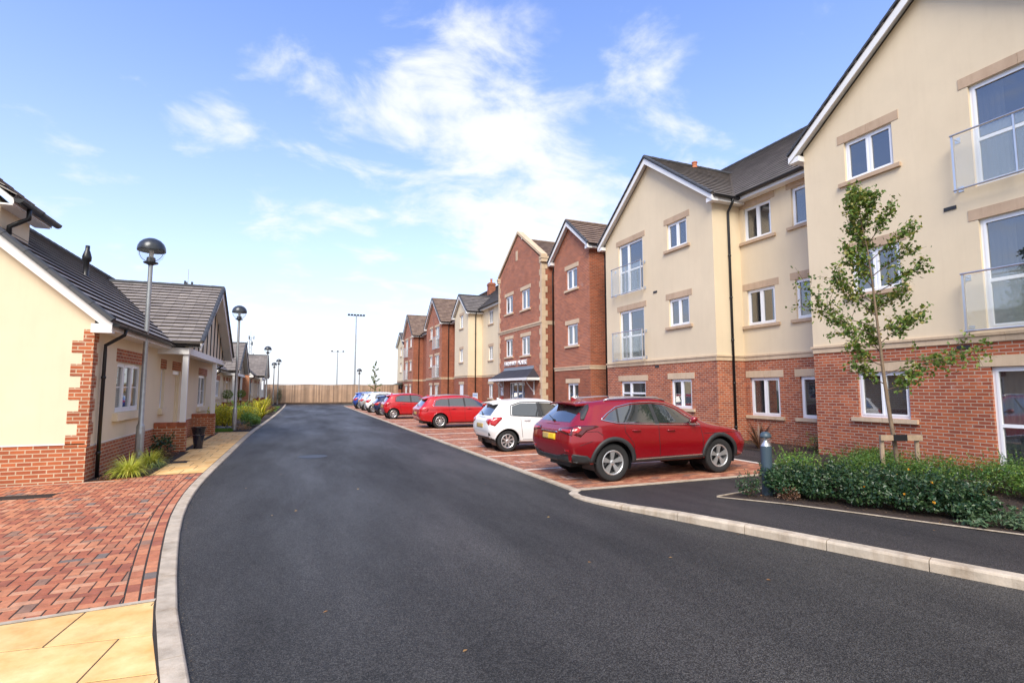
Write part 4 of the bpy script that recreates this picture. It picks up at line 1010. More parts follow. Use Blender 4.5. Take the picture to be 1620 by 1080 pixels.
# raised roof end on the near bungalow
dx0, dx1, dxr, dya, dyb, dez, drz = -7.70, -5.30, -6.5, 12.56, 13.75, 5.38, 6.62
dmr = MB(); dmr.box(dx0, dx1, dya, dyb, 4.3, 5.30); dmr.prism([(dx0, dya, 5.301), (dx1, dya, 5.301), (dxr, dya, drz-.2)], (0, dyb-dya, 0)); dm_o = dmr.build('dormer', 'cream_left', b1, fix=True)
f = MB()
for sg in (1, -1):
    ex_ = dxr+sg*(dxr-dx0+.28)
    xa, xb = sorted((ex_-sg*.02, dxr+sg*(dxr-dx0)+sg*.002)); f.box(xa, xb, dya-.2, dyb+.22, 5.22, 5.25)
    xa, xb = sorted((ex_, ex_-sg*.02)); f.box(xa, xb, dya-.2, dyb+.22, 5.251, 5.36)
    for yy in (dya-.22, dyb+.22): f.prism([(ex_, yy, 5.24), (ex_, yy, 5.34), (dxr, yy, drz-.03), (dxr, yy, drz-.25)], (0, .02, 0))
f.build('fascia', 'white_paint', dm_o, fix=True)
f = MB()
for sg in (1, -1): slope(f, (dxr+sg*1.50, dya-.25, dez), (dxr+sg*1.50, dyb+.27, dez), (-sg*1.50, 0, drz-dez), math.hypot(1.5, drz-dez), .255)
f.build('roof', 'tile_near', dm_o)
f = MB(); caps(f, (dxr, dya-.25, drz), (dxr, dyb+.27, drz), .2, .08, .42); f.build('ridge_tiles', 'verge', dm_o)
gutter(b1, (-4.94, dya-.25, 5.34), (-4.94, dyb+.30, 5.34), .08)
downpipe(b1, [(-4.94, 12.75, 5.3), (-4.94, 12.75, 5.08), (-5.1, 12.75, 4.98), (-5.22, 12.75, 4.9), (-5.22, 12.75, 4.75)], .045)
def copy_tree(o, parent=None):
    c = o.copy(); C.objects.link(c)
    if parent is not None: c.parent = parent
    for ch in list(o.children): copy_tree(ch, c)
    return c
b2 = bungalow('cream bungalow with topiary balls in its porch, second along the left side', full=False)
b2.location = (-5.0, 38.0, 0)
b3 = bungalow('bungalow with a plain red brick end wall, farthest of the left side bungalows', full=False, endm='brick_left'); b3.location = (-4.14, 54.5, 0)
for b_ in (b1, b2, b3): b_['group'] = 'bungalows along the left of the road'

# ================================================================== fence, lamps, masts
fe = empty('timber_fence', (4, 69, 0), label='tall close boarded timber fence closing the far end of the road', cat='fence')
b = MB(); x = -3.6
while x < 12.05:
    w = .125; h = 2.30+.02*math.sin(x*1.3)
    b.box(x, x+w-.006, 69+.012*(int(x*8) % 2), 69.02+.012*(int(x*8) % 2), .15, h); x += w
b.build('board', 'fence', fe)['kind'] = 'stuff'
b = MB(); b.box(-3.6, 12.1, 68.96, 69.04, 0, .17); b.build('gravel_board', 'fence_post', fe)
b = MB(); b.box(-3.6, 12.1, 68.97, 69.06, 2.325, 2.36); b.build('capping_rail', 'fence', fe)
poly_sheet('planting_bed', [(-3.6, 67), (12, 67), (12, 68.95), (-3.6, 68.95)], .03, 'mulch')
def street_lamp(x, y, label, H=5.41, lod=0, cap=1.0):
    e = empty('street_lamp', (x, y, 0), label=label, cat='street lamp', group='dome topped lamp posts along the road')
    hp = H-.62*cap; n = 16 if lod == 0 else 10
    p = MB(); p.lathe((x, y, 0), [(.088, 0), (.088, .92), (.075, .96), (.058, .99), (.054, 2.5), (.048, hp)], n)
    po = p.build('pole', 'steel', e, smooth=True)
    d = MB(); d.box(x-.035, x+.035, y-.094, y-.08, .35, .75); d.build('access_door', 'steel', po)
    c = MB(); z = hp; s = cap
    c.lathe((x, y, z), [(.05*s, -.02), (.07*s, 0), (.15*s, .03*s), (.16*s, .05*s), (.10*s, .07*s), (.09*s, .17*s), (0, .17*s)], n); c.build('lamp_collar', 'lamp_cap', e, smooth=False)
    l_ = MB(); l_.lathe((x, y, z+.17*s), [(0, 0), (.05*s, 0), (.05*s, .17*s), (.0, .17*s)], 10); l_.build('bulb', 'bulb', e)
    t = MB(); R0 = .30*s; zc_ = z+.33*s
    t.lathe((x, y, zc_), [(R0*.99, .0), (R0*1.0, .03*s), (R0*.96, .11*s), (R0*.84, .19*s), (R0*.62, .26*s), (R0*.32, .305*s), (0, .32*s), (0, .30*s), (R0*.75, .17*s), (R0*.94, .01*s), (R0*.99, 0)], n+8); t.build('lamp_hood', 'lamp_cap', e, smooth=True)
    g = MB(); g.lathe((x, y, zc_), [(R0*.97, .0), (R0*.93, -.08*s), (R0*.80, -.17*s), (R0*.60, -.24*s), (R0*.45, -.27*s)], n+8); g.build('lens_bowl', 'lens', e, smooth=True)
    for sg in (-1, 1):
        w_ = MB(); w_.tube([(x+sg*R0*math.cos(YAW)*math.cos(a), y-sg*R0*math.sin(YAW)*math.cos(a), zc_+.01-math.sin(a)*.27*s) for a in (0, .25, .5, .75, 1.0, 1.2)], .006*s, 6); w_.build('bracket_arm', 'lamp_cap', e)
    return e
street_lamp(-3.5+.12, 14.85, 'nearest and tallest looking grey lamp post beside the golden grass and brick crossover')
street_lamp(-2.45, 25.6, 'second lamp post, standing among yellow green shrubs past the first porch')
street_lamp(-2.42, 49.3, 'lamp post in front of the last bungalow gable, third from the near one', lod=1)
street_lamp(-2.05, 66.0, 'taller of the two thin lamp posts close together by the far fence end', H=5.2, lod=1)
street_lamp(-2.55, 67.0, 'shorter of the two thin lamp posts close together by the far fence end', H=4.85, lod=1)
street_lamp(6.72, 64.0, 'small lamp post on the right side of the road end, behind the blue car', H=4.15, lod=1)
def flood(x, y, Hh, sc, label, dark):
    e = empty('floodlight_mast', (x, y, 0), label=label, cat='floodlight', group='sports floodlight masts beyond the fence')
    p = MB(); p.tube([(x, y, 0), (x, y, Hh)], [.17*sc, .09*sc], 8); p.build('mast', 'steel', e)
    p = MB(); p.box(x-1.5*sc, x+1.5*sc, y-.05, y+.05, Hh-.06, Hh+.04); p.build('crossbar', 'steel', e)
    for k in range(6 if not dark else 3):
        n_ = 6 if not dark else 3
        u = x-1.3*sc+2.6*sc*k/(n_-1); q = MB(); q.hexa([(u-.2*sc, y-.25, Hh+.05), (u+.2*sc, y-.25, Hh+.05), (u+.2*sc, y+.2, Hh+.05), (u-.2*sc, y+.2, Hh+.05), (u-.2*sc, y-.35, Hh+.22*sc), (u+.2*sc, y-.35, Hh+.22*sc), (u+.15*sc, y+.15, Hh+.3*sc), (u-.15*sc, y+.15, Hh+.3*sc)]); q.build('floodlight', 'lamp_cap', e)
flood(9.5, 98, 15.0, 1.0, 'tallest floodlight mast rising beyond the fence', False)
flood(13.2, 200, 15.2, 1.5, 'smaller floodlight mast farther off beyond the fence', True)
def telecom(x, y, z0, z1, label, w):
    e = empty('telecom_mast', (x, y, 0), label=label, cat='mast')
    p = MB()
    for sx in (-1, 1):
        for sy in (-1, 1): p.tube([(x+sx*w, y+sy*w, 0), (x+sx*w*.6, y+sy*w*.6, z1)], .12, 4)
    n = int(z1/2)
    for k in range(n): p.tube([(x-w, y, k*2), (x+w, y, k*2+2)], .07, 4); p.tube([(x+w, y, k*2), (x-w, y, k*2+2)], .07, 4)
    p.tube([(x, y, z1), (x, y, z1+3)], .1, 4); p.build('lattice', 'steel', e)
    for k, zz in enumerate((z1-.5, z1-3.5, z1-9.5)):
        for a in range(3):
            t = a*2.1+k; q = MB(); cx_, cy_ = x+math.cos(t)*w*2.1, y+math.sin(t)*w*2.1
            q.box(cx_-.18, cx_+.18, cy_-.15, cy_+.15, zz-.8, zz+1.0); q.tube([(x, y, zz), (cx_, cy_, zz)], .06, 4); q.build('antenna', 'lamp_cap', e)
telecom(-23.0, 300, 0, 28.5, 'thin lattice telecom mast showing above the second bungalow roof', .7)
telecom(-20.9, 120, 0, 22.6, 'short antenna cluster just above the first bungalow roof ridge', .35)
# bollard light
def bollard(x, y, label):
    z0 = fz(y); e = empty('bollard_light', (x, y, z0), label=label, cat='bollard')
    p = MB(); p.lathe((x, y, z0), [(.085, 0), (.085, .80), (.078, .80), (.0, .80)], 24); p.build('post', 'grey_metal', e, smooth=False)
    p = MB(); p.lathe((x, y, z0+.80), [(.076, 0), (.07, .01), (.03, .075), (.022, .13), (.0, .13)], 20); p.build('reflector', 'steel_light', e, smooth=True)
    p = MB(); p.lathe((x, y, z0+.80), [(.082, 0.003), (.082, .135)], 24); p.build('lens', 'lens', e, smooth=True)
    p = MB(); p.lathe((x, y, z0+.935), [(0, 0), (.087, 0), (.087, .02), (.08, .05), (.06, .078), (.03, .092), (0, .096)], 24); p.build('cap', 'grey_metal', e, smooth=True)
bollard(7.10, 6.46, 'slate blue bollard light with a domed cap at the hedge end')
# sign board by the bays, porch pots
sb = empty('parking_sign', (12.9, 39.1, 0), label='small white notice on a post in front of the cream flats beyond the entrance', cat='sign')
b = MB(); b.tube([(12.9, 39.1, 0), (12.9, 39.1, 1.5)], .03, 6); b.build('post', 'steel', sb)
b = MB(); b.box(12.86, 12.875, 38.55, 39.75, .72, 1.48); so_ = b.build('panel', 'white', sb)
b = MB(); b.box(12.853, 12.859, 38.62, 39.68, 1.25, 1.40); b.box(12.853, 12.859, 38.62, 39.3, 1.0, 1.04); b.box(12.853, 12.859, 38.62, 39.5, .9, .94); b.build('panel_print', mat('pale_blue_print', (.35, .45, .62), .6), so_)
def pot(x, y, r, h, label):
    b = MB(); b.lathe((x, y, ZL), [(0, 0), (r*.72, 0), (r*.98, h*.92), (r*1.08, h*.93), (r*1.08, h), (r*.92, h), (r*.88, h*.8), (0, h*.8)], 22)
    return tag(b.build('plant_pot', 'pot', smooth=False), label=label, cat='plant pot', group='dark blue glazed pots at the near porch')
pot(-2.68, 18.25, .16, .40, 'tall dark blue pot standing close behind the near low porch wall')
pot(-3.28, 22.3, .24, .38, 'wider dark blue pot in front of the far low porch wall')

# ================================================================== planting
def leaf(b, c, n, up, l, w):
    """one small folded leaf"""
    t = n.cross(up); t = t.normalized() if t.length > 1e-4 else n.orthogonal().normalized()
    a = n.cross(t).normalized()
    b.grp([c-a*l*.5, c+t*w*.5+n*w*.12, c+a*l*.5, c-t*w*.5+n*w*.12], [(0, 1, 2), (0, 2, 3)])
def rnd_dir():
    while True:
        v = Vector((random.uniform(-1, 1), random.uniform(-1, 1), random.uniform(-1, 1)))
        if .05 < v.length < 1: return v.normalized()
def cloud(b, c, r, n, l, w, upb=.4, shell=.55):
    c = Vector(c)
    for _ in range(n):
        d = rnd_dir(); q = random.random()**(.33)
        q = shell+(1-shell)*q if random.random() < .75 else q
        p = c+Vector((d.x*r[0], d.y*r[1], d.z*r[2]))*q
        nn = (d*.6+rnd_dir()*.7+Vector((0, 0, upb))).normalized(); s = random.uniform(.7, 1.25)
        leaf(b, p, nn, rnd_dir(), l*s, w*s)
def shrub(x, y, z, w, d, h, n, l, m, label, cat='shrub', name='shrub', group=None, lumps=9, asp=.6, stems=True, fl=0, upb=.4):
    e = empty(name, (x, y, z), label=label, cat=cat, group=group); b = MB(); st = MB()
    per = max(10, int(n/(lumps+3)))
    cloud(b, (x, y, z+h*.42), (w*.36, d*.36, h*.38), per*3, l, l*asp, upb)
    for k in range(lumps):
        t = k*2.399+random.random()*.5; rr = random.uniform(.45, .85); zz = random.uniform(.28, .86)
        k2 = math.sqrt(max(.05, 1-(abs(zz-.45)*1.3)**2))
        c = (x+math.cos(t)*rr*w*.36*k2, y+math.sin(t)*rr*d*.36*k2, z+h*zz*.93)
        cloud(b, c, (w*.19, d*.19, h*.20), per, l, l*asp, upb)
        if stems: st.tube([(x, y, z), ((x+c[0])/2, (y+c[1])/2, z+h*.3), c], [.010, .007, .003], 4)
    # stray shoots
    for k in range(int(lumps*1.2)):
        t = random.random()*6.28; r0 = random.uniform(.1, .42); p = Vector((x+math.cos(t)*w*r0, y+math.sin(t)*d*r0, z+h*random.uniform(.75, .95)))
        q = p+Vector((math.cos(t)*.05, math.sin(t)*.05, h*.17))
        for i in range(6): leaf(b, p.lerp(q, i/5), rnd_dir(), rnd_dir(), l*.9, l*asp*.9)
    b.build('foliage', m, e)
    if stems: st.build('stem', 'bark_dark', e)
    if fl:
        f = MB()
        for k in range(fl):
            t = random.random()*6.28; rr = random.uniform(.2, .45); c = Vector((x+math.cos(t)*w*rr, y+math.sin(t)*d*rr, z+h*random.uniform(.35, .95)))
            for i in range(5): leaf(f, c+rnd_dir()*.012, rnd_dir(), rnd_dir(), .035, .022)
        f.build('flower', 'flower', e)
    return e
def blades(x, y, z, n, l, w, m, label, name, cat, droop=.6, spread=1.0, group=None, seg=5, wild=.25, up=.7):
    b = MB()
    for _ in range(n):
        t = random.random()*6.283; L_ = l*random.uniform(.55, 1.1); ang = random.uniform(.12, 1.25)*spread; p = Vector((x+math.cos(t)*.05*spread, y+math.sin(t)*.05*spread, z))
        dirh = Vector((math.cos(t), math.sin(t), 0)); side = Vector((-math.sin(t), math.cos(t), 0)); pts = []; a = math.pi/2-ang*.6
        for k in range(seg+1):
            ww = w*(1-(k/seg)**1.6)*.5+.0008; pts.append((p+side*ww, p-side*ww)); p = p+(dirh*math.cos(a)+Vector((0, 0, 1))*math.sin(a))*L_/seg; a -= droop*random.uniform(.5, 1.3)*(.25+ang*.5)
            if p.z < z+.01: p.z = z+.01
        b.grp([q for pr in pts for q in pr], [(2*k, 2*k+1, 2*k+3, 2*k+2) for k in range(seg)])
    return tag(b.build(name, m), label=label, cat=cat, group=group)
# near hedge bed: front row dark and glossy, back row bright green
hg = 'shrubs in the near bed'
front = [(7.25, 6.25, .95, .58, 'leftmost dark glossy shrub of the near bed, closest to the bollard'), (7.45, 5.75, 1.0, .66, 'dark glossy shrub, second from the left in the front row of the near bed'),
         (7.70, 5.22, 1.05, .68, 'dark glossy shrub with a few yellow flowers in front of the left tree stake'), (7.92, 4.72, 1.0, .66, 'dark glossy shrub with yellow flowers in front of the right tree stake'), (8.12, 4.28, .85, .58, 'last dark glossy shrub, beside the bare mulch gap'),]
for i, (x, y, w, h, lab) in enumerate(front): shrub(x, y, bz(x, y)-.02, w, w, h*.9, 3600, .052, 'leaf_dark', lab, group=hg, lumps=20, asp=.55, fl=(0, 0, 2, 4, 2)[i])
back = [(8.1, 6.75, .75, .66, 'yellow green shrub at the left end of the hedge next to the footway'), (8.9, 6.4, .8, .60, 'light green shrub behind the dark ones, left of the tree stakes'), (9.6, 6.4, .8, .55, 'light green shrub behind the left tree stake'), (9.6, 5.6, .8, .58, 'light green feathery shrub between the two tree stakes'),
        (10.5, 5.9, .8, .55, 'light green shrub against the brick wall, just right of the right tree stake'), (10.4, 5.05, .85, .60, 'bright feathery shrub beyond the right tree stake'), (10.3, 4.3, .75, .58, 'yellowish feathery shrub near the right frame edge'), (11.2, 5.0, .9, .62, 'light green shrub below the tall white door window'), (10.0, 3.75, .7, .52, 'darker green shrub at the right edge of the picture'), (11.3, 4.2, .8, .6, 'green shrub in the far right corner of the bed'), (11.0, 7.2, 1.0, .5, 'green shrub against the foot of the brick gable wall'), (12.0, 8.0, 1.0, .5, 'green shrub close to the corner of the brick gable')]
for i, (x, y, w, h, lab) in enumerate(back): shrub(x, y, bz(x, y)-.02, w*1.35, w*1.35, h*1.0, 3400, .046, 'leaf_mid' if i in (0, 6) else 'leaf_hedge' if i != 8 else 'leaf_dark', lab, group=hg, lumps=20, asp=.38, upb=.9, fl=(2 if i == 3 else 0))
shrub(6.72, 6.48, .08, .52, .5, .42, 520, .04, 'leaf_dark', 'small dark shrub left of the bollard light', group=hg, lumps=8, asp=.5)
shrub(7.0, 5.98, .09, .4, .4, .22, 260, .032, 'leaf_red', 'sparse low brownish shrub at the foot of the bollard', group=hg, lumps=6)
for (x, y, lab) in ((8.1, 3.72, 'low spreading pale leaved plant on the mulch at the front right of the bed'), (7.85, 4.0, 'low pale leaved plant close to the path edging'), (8.5, 3.1, 'low leafy plant cut by the right frame edge'), (8.7, 3.9, 'small low plant in the mulch gap behind the pale leaved ones')):
    shrub(x, y, bz(x, y)-.01, .5, .5, .16, 200, .075, 'leaf_grey', lab, group=hg, lumps=6, asp=.45, upb=1.2, name='ground_cover_plant', cat='plant')
# fallen leaves and mulch chips
b = MB(); f = MB()
for _ in range(7000):
    x, y = random.uniform(6.5, 11.5), random.uniform(2.2, 7.4)
    if x < xat(BED[:8], y)+.05 or (y > 7.0 and x < 9): continue
    leaf(b, Vector((x, y, bz(x, y)+.006+random.random()*.012)), (rnd_dir()*.5+Vector((0, 0, 1))).normalized(), rnd_dir(), .035, .014)
tag(b.build('mulch_chips', leafmat('mulch_chip', (.030, .016, .010), (.075, .042, .026), (.15, .095, .06), .9)), kind='stuff')
for _ in range(46):
    if random.random() < .55: x, y = random.uniform(6.7, 9.5), random.uniform(2.8, 6.9)
    else: x, y = random.uniform(-1.2, 6.0), random.uniform(3.0, 14)
    z = (bz(x, y)+.02) if x > 6.5 else .006
    leaf(f, Vector((x, y, z)), (rnd_dir()*.25+Vector((0, 0, 1))).normalized(), rnd_dir(), .045, .03)
tag(f.build('fallen_leaves', 'leaf_orange'), kind='stuff')
b = MB()
for _ in range(900):
    y = random.uniform(2.2, 30); sd = random.random()
    x = xat(LK, y)+.01+abs(random.gauss(0, .05)) if sd < .55 or y > 8 else xat(rk, min(y, 7.8))-.01-abs(random.gauss(0, .05))
    r = random.uniform(.002, .006); c = Vector((x, y, .001+r*.5)); b.grp([c+Vector(q)*r for q in ((1, 0, 0), (-.5, .87, 0), (-.5, -.87, 0), (0, 0, .9))], [(0, 1, 3), (1, 2, 3), (2, 0, 3)])
tag(b.build('kerbside_grit', mat('kerbside_grit', (.22, .18, .14), .9, isl=.4)), kind='stuff')
# phormium and companions in the recess bed
blades(12.85, 11.9, .03, 70, 1.05, .055, 'leaf_red', 'large bronze and green spiky phormium in front of the recessed brick wall', 'phormium', 'plant', droop=.35, spread=1.0, seg=5)
blades(12.5, 12.5, .03, 60, .5, .03, 'leaf_yellow', 'small yellow striped grassy plant left of the phormium', 'grass_plant', 'plant', droop=.5)
shrub(13.1, 10.95, .03, .7, .7, .4, 400, .035, 'leaf_red', 'low brown green shrub right of the phormium', lumps=8)
shrub(13.7, 10.75, .03, .6, .6, .5, 400, .035, 'leaf_mid', 'small green shrub tucked in the brick corner behind the gable', lumps=8)
# young street tree with stakes
def young_tree(base, top_h, bends, limbs, nleaf, label, lsz=.07, lod=0, tr=.04, mat_='leaf_tree', seed=3, spread=.065):
    rs = random.getstate(); random.seed(seed)
    x, y, z = base; e = empty('young_tree', base, label=label, cat='tree')
    P = [Vector((x+a, y+b_, z+top_h*t)) for a, b_, t in bends]; n = len(P)
    t = MB(); t.tube(P, [tr*(1-.88*i/(n-1)) for i in range(n)], 10); t.build('trunk', 'bark', e, smooth=True)
    br = MB(); lf = MB()
    def on_trunk(q):
        q = max(0, min(.999, q))*(n-1); i = int(q); return P[i].lerp(P[i+1], q-i)
    tips = []
    for (q, az, ln, rise) in limbs:
        s = on_trunk(q); d = Vector((math.cos(az), math.sin(az), rise)).normalized(); pts = [s]
        c = s.copy(); dd = d.copy()
        for k in range(6):
            dd = (dd+rnd_dir()*.20+Vector((0, 0, .03))).normalized(); c = c+dd*ln/6; pts.append(c.copy())
        br.tube(pts, [tr*.26*(1-.13*k) for k in range(7)], 5)
        for k in range(2, 7):
            for _ in range(3):
                sd = (dd+rnd_dir()*.9).normalized(); l2 = ln*random.uniform(.15, .42); q2 = pts[k]+sd*l2; br.tube([pts[k], pts[k].lerp(q2, .5)+rnd_dir()*.02, q2], [.0045, .0035, .002], 4); tips.append((pts[k], q2, .8))
        tips.append((pts[3], pts[6], 1.6))
    per = nleaf/sum(w for _, _, w in tips)
    for a, b_, w in tips:
        k = max(2, int(per*w*random.uniform(.35, 1.75)))
        for _ in range(k):
            p = a.lerp(b_, random.random()**.7)+rnd_dir()*random.uniform(.01, spread); s = random.uniform(.65, 1.2)
            leaf(lf, p, (rnd_dir()+Vector((0, 0, .25))).normalized(), rnd_dir(), lsz*s, lsz*.62*s)
    br.build('branches', 'bark_dark', e); lf.build('crown', mat_, e)
    random.setstate(rs); return e
TX, TY = 10.6, 6.6
camR = Vector((math.cos(YAW), -math.sin(YAW)))
limbs = []
random.seed(11)
azr = math.atan2(-math.sin(YAW), math.cos(YAW))      # picture right
for q, side, ln, rise in [(.30, 0, .8, .35), (.32, 1, .8, .5), (.35, 0, 1.7, .16), (.38, 1, .95, .5), (.39, 0, 1.85, .22), (.42, .5, .7, .7), (.43, 1, 1.25, .55), (.45, 0, 1.0, .5), (.47, 1, 1.65, .55), (.49, 0, .9, .45), (.50, 1, 1.75, .42), (.53, .5, .6, .9), (.54, 1, 1.25, .7), (.56, 0, 1.05, .45), (.58, 1, 1.0, .75), (.61, 0, 1.05, .65), (.63, 1, .85, .8), (.66, .4, .6, 1.0), (.67, 0, 1.1, .7), (.70, 1, .75, .9), (.73, 0, 1.0, .8), (.76, .4, .5, 1.0), (.78, 1, .62, 1.1), (.80, 0, .85, 1.0), (.83, .5, .5, 1.1), (.86, 1, .55, 1.3), (.88, 0, .62, 1.3), (.92, 1, .42, 1.6), (.94, 0, .4, 1.7), (.97, .5, .35, 2.2)]:
    az = azr+(math.pi if side == 1 else math.pi/2 if side in (.4, .5) else 0)+random.uniform(-.45, .45)
    limbs.append((q, az, ln*(.84 if ln < 1.8 else .95), rise*1.15))
def P2(du, t): return (camR.x*du, camR.y*du, t)
tree = young_tree((TX, TY, .08), 5.55, [P2(.0, 0), P2(-.03, .1), P2(-.10, .22), P2(-.16, .34), P2(-.20, .46), P2(-.24, .58), P2(-.28, .70), P2(-.33, .80), P2(-.42, .90), P2(-.46, 1.0)], limbs, 6200, 'slim young tree tied to two timber stakes in front of the near gable', lsz=.088, tr=.042, spread=.15)
ts = empty('tree_stakes', (TX, TY, .08), label='pair of timber stakes with a crossbar and black strap round the young tree', cat='tree stake')
for du in (-.36, .30):
    b = MB(); p = Vector((TX, TY, 0))+Vector((camR.x*du, camR.y*du, 0))+Vector((-.03, -.09, 0)); b.tube([(p.x, p.y, 0), (p.x, p.y, .93)], .04, 8); b.build('stake', 'stake', ts)
b = MB(); a_ = Vector((TX-.06, TY-.15, .84))+Vector((camR.x, camR.y, 0))*-.42; c_ = Vector((TX-.06, TY-.15, .84))+Vector((camR.x, camR.y, 0))*.36
s_ = Vector((camR.y, -camR.x, 0))*.018; b.hexa([a_-s_, c_-s_, c_+s_, a_+s_]+[q+Vector((0, 0, .10)) for q in (a_-s_, c_-s_, c_+s_, a_+s_)]); b.build('crossbar', 'stake', ts, fix=True)
b = MB(); m0 = Vector((TX, TY, .86))+Vector((camR.x, camR.y, 0))*-.05
b.lathe(m0, [(.075, -.035), (.085, -.03), (.085, .03), (.075, .035)], 14); b.hexa([tuple(a_+(c_-a_)*k+Vector((dx, dy, dz))) for dz in (-.01, .11) for k, dx, dy in ((.30, -.012, -.03), (.62, -.012, -.03), (.62, 0, .01), (.30, 0, .01))]); b.build('strap', 'black', ts, fix=True)
# far planting on the right near the fence
lim2 = [(.2+.75*k/16, k*2.4, .95*(1-k/22), .8) for k in range(17)]
young_tree((7.95, 60, 0), 4.9, [(0, 0, 0), (.05, 0, .3), (.02, 0, .6), (.1, 0, 1)], lim2, 520, 'small young tree by the far end of the bays in front of the fence', lsz=.17, tr=.05, seed=5)
for k, (x, y, h) in enumerate([(6.3, 62.5, .7), (7.6, 62.8, .6), (9.2, 63, .9)]):
    shrub(x, y, 0, 1.1, 1.1, h, 300, .09, ('leaf_mid', 'leaf_red', 'leaf_dark')[k], ('low green shrub at the road end behind the blue car', 'brown tinged low shrub at the foot of the far young tree', 'dark shrub on the right beside the far fence')[k], lumps=7)
# left planting by the near bungalow
blades(-3.10, 12.95, .04, 620, .52, .011, 'leaf_grass', 'nearest golden arching ornamental grass clump, left of the lamp post', 'ornamental_grass', 'plant', droop=.65, group='golden grass clumps by the near bungalow')
blades(-3.05, 14.35, .04, 560, .50, .012, 'leaf_grass', 'golden ornamental grass clump just behind the lamp post', 'ornamental_grass', 'plant', droop=.65, group='golden grass clumps by the near bungalow')
shrub(-2.78, 13.7, .04, .45, .5, .22, 500, .022, 'leaf_grey', 'small grey green cushion plant between the golden grasses and the path', lumps=8, stems=False)
shrub(-3.25, 16.5, .04, .75, .8, .55, 420, .07, 'leaf_dark', 'dark leafy shrub in front of the near low porch wall', lumps=8)
shrub(-3.0, 15.9, .04, .5, .6, .28, 380, .035, 'leaf_red', 'low pinkish bronze plant beside the dark shrub near the porch wall', lumps=7)
shrub(-3.4, 12.62, .04, .35, .3, .12, 160, .03, 'leaf_red', 'tiny dried plant at the foot of the black drainpipe', lumps=4)
# the garden between the bungalows
g = 'shrubs in the front garden between the bungalows'
gard = [(-4.0, 27.2, 1.3, .95, 'leaf_yellow', 'yellow tipped shrub at the left, nearest the first bungalow'), (-3.0, 27.0, 1.2, .95, 'leaf_yellow', 'yellow variegated bush in front of the second lamp post'), (-3.3, 29.6, 1.5, 1.05, 'leaf_yellow', 'yellow green bush just behind the second lamp post'), (-2.3, 30.5, 1.5, 1.1, 'leaf_yellow', 'rounded yellow green bush right of the second lamp post'),
        (-1.98, 28.0, 1.15, .72, 'leaf_mid', 'bright green rounded shrub close to the kerb'), (-2.9, 34.0, 1.6, 1.0, 'leaf_mid', 'mid green bush in the middle of the front garden'), (-2.3, 43.0, 1.5, 1.05, 'leaf_yellow', 'far yellow topped bush before the last lamp posts'), (-1.85, 40.5, 1.1, .8, 'leaf_red', 'dark bronze leaved bush by the kerb'), (-3.4, 38.5, 1.8, .9, 'leaf_mid', 'green bush under the second bungalow window'),
        (-3.9, 33, 1.6, .9, 'leaf_yellow', 'yellow green bush against the second bungalow plinth')]
for x, y, w, h, m_, lab in gard: shrub(x, y, .04, w*1.1, w*1.1, h, 2000, .075, m_, lab, group=g, lumps=12)
shrub(-2.15, 25.6, .04, .9, .7, .30, 500, .04, 'leaf_orange', 'low orange tinted heather at the corner of the lawn', group=g, lumps=7, stems=False)
shrub(-1.98, 26.4, .04, .6, .6, .35, 300, .04, 'leaf_grey', 'grey green low plant beside the orange heather', group=g, lumps=7, stems=False)
blades(-1.95, 34.5, .04, 80, 1.5, .09, 'leaf_yellow', 'big yellow and green striped phormium in the front garden', 'phormium', 'plant', droop=.45)
def lawn(name, x0, x1, y0, y1, n, label=None):
    b = MB(); b.box(x0, x1, y0, y1, .0, ZL+.015)
    for _ in range(n):
        x, y = random.uniform(x0, x1), random.uniform(y0, y1); t = random.random()*6.28; h = random.uniform(.04, .08); dx, dy = math.cos(t)*.012, math.sin(t)*.012
        b.grp([(x-dx, y-dy, .04), (x+dx, y+dy, .04), (x+dy*1.5, y-dx*1.5, .04+h)], [(0, 1, 2)])
    tag(b.build(name, 'leaf_lawn'), kind='stuff')
lawn('lawn', -3.9, -2.45, 24.75, 26.3, 5000)
lawn('lawn', -2.2, -1.5, 46, 58, 3000)
# slate boulders edging
b = MB()
for k in range(14):
    x, y = -3.9+.13*k, 26.5+.04*(k % 3); r = random.uniform(.07, .13)
    b.lathe((x, y, .04), [(r*1.2, 0), (r*1.1, r*.5), (r*.5, r), (0, r*1.05)], 6)
tag(b.build('rockery_stones', mat('slate_stone', (.20, .20, .21), .8, isl=.3)), kind='stuff')
# conifer by the fence
shrub(-1.78, 63.0, .04, .75, .75, 2.1, 1300, .06, 'leaf_dark', 'narrow dark conifer beside the road end in front of the fence', cat='conifer', name='conifer', lumps=22)
# topiary balls at the second bungalow
for (x, y, lab) in ((-4.6, 42.7, 'left topiary ball on a stem in the second bungalow porch'), (-4.2, 48.0, 'right topiary ball on a stem in the second bungalow porch')):
    e = empty('topiary_tree', (x, y, 0), label=lab, cat='topiary', group='topiary balls at the second bungalow')
    b = MB(); cloud(b, (x, y, 1.42), (.36, .36, .34), 700, .07, .05); b.build('crown', 'leaf_mid', e)
    b = MB(); b.tube([(x, y, 0), (x, y, 1.3)], .02, 6); b.build('trunk', 'bark_dark', e)
    b = MB(); b.lathe((x, y, 0), [(0, 0), (.18, 0), (.24, .38), (.2, .38), (0, .33)], 14); b.build('pot', 'pot', e)

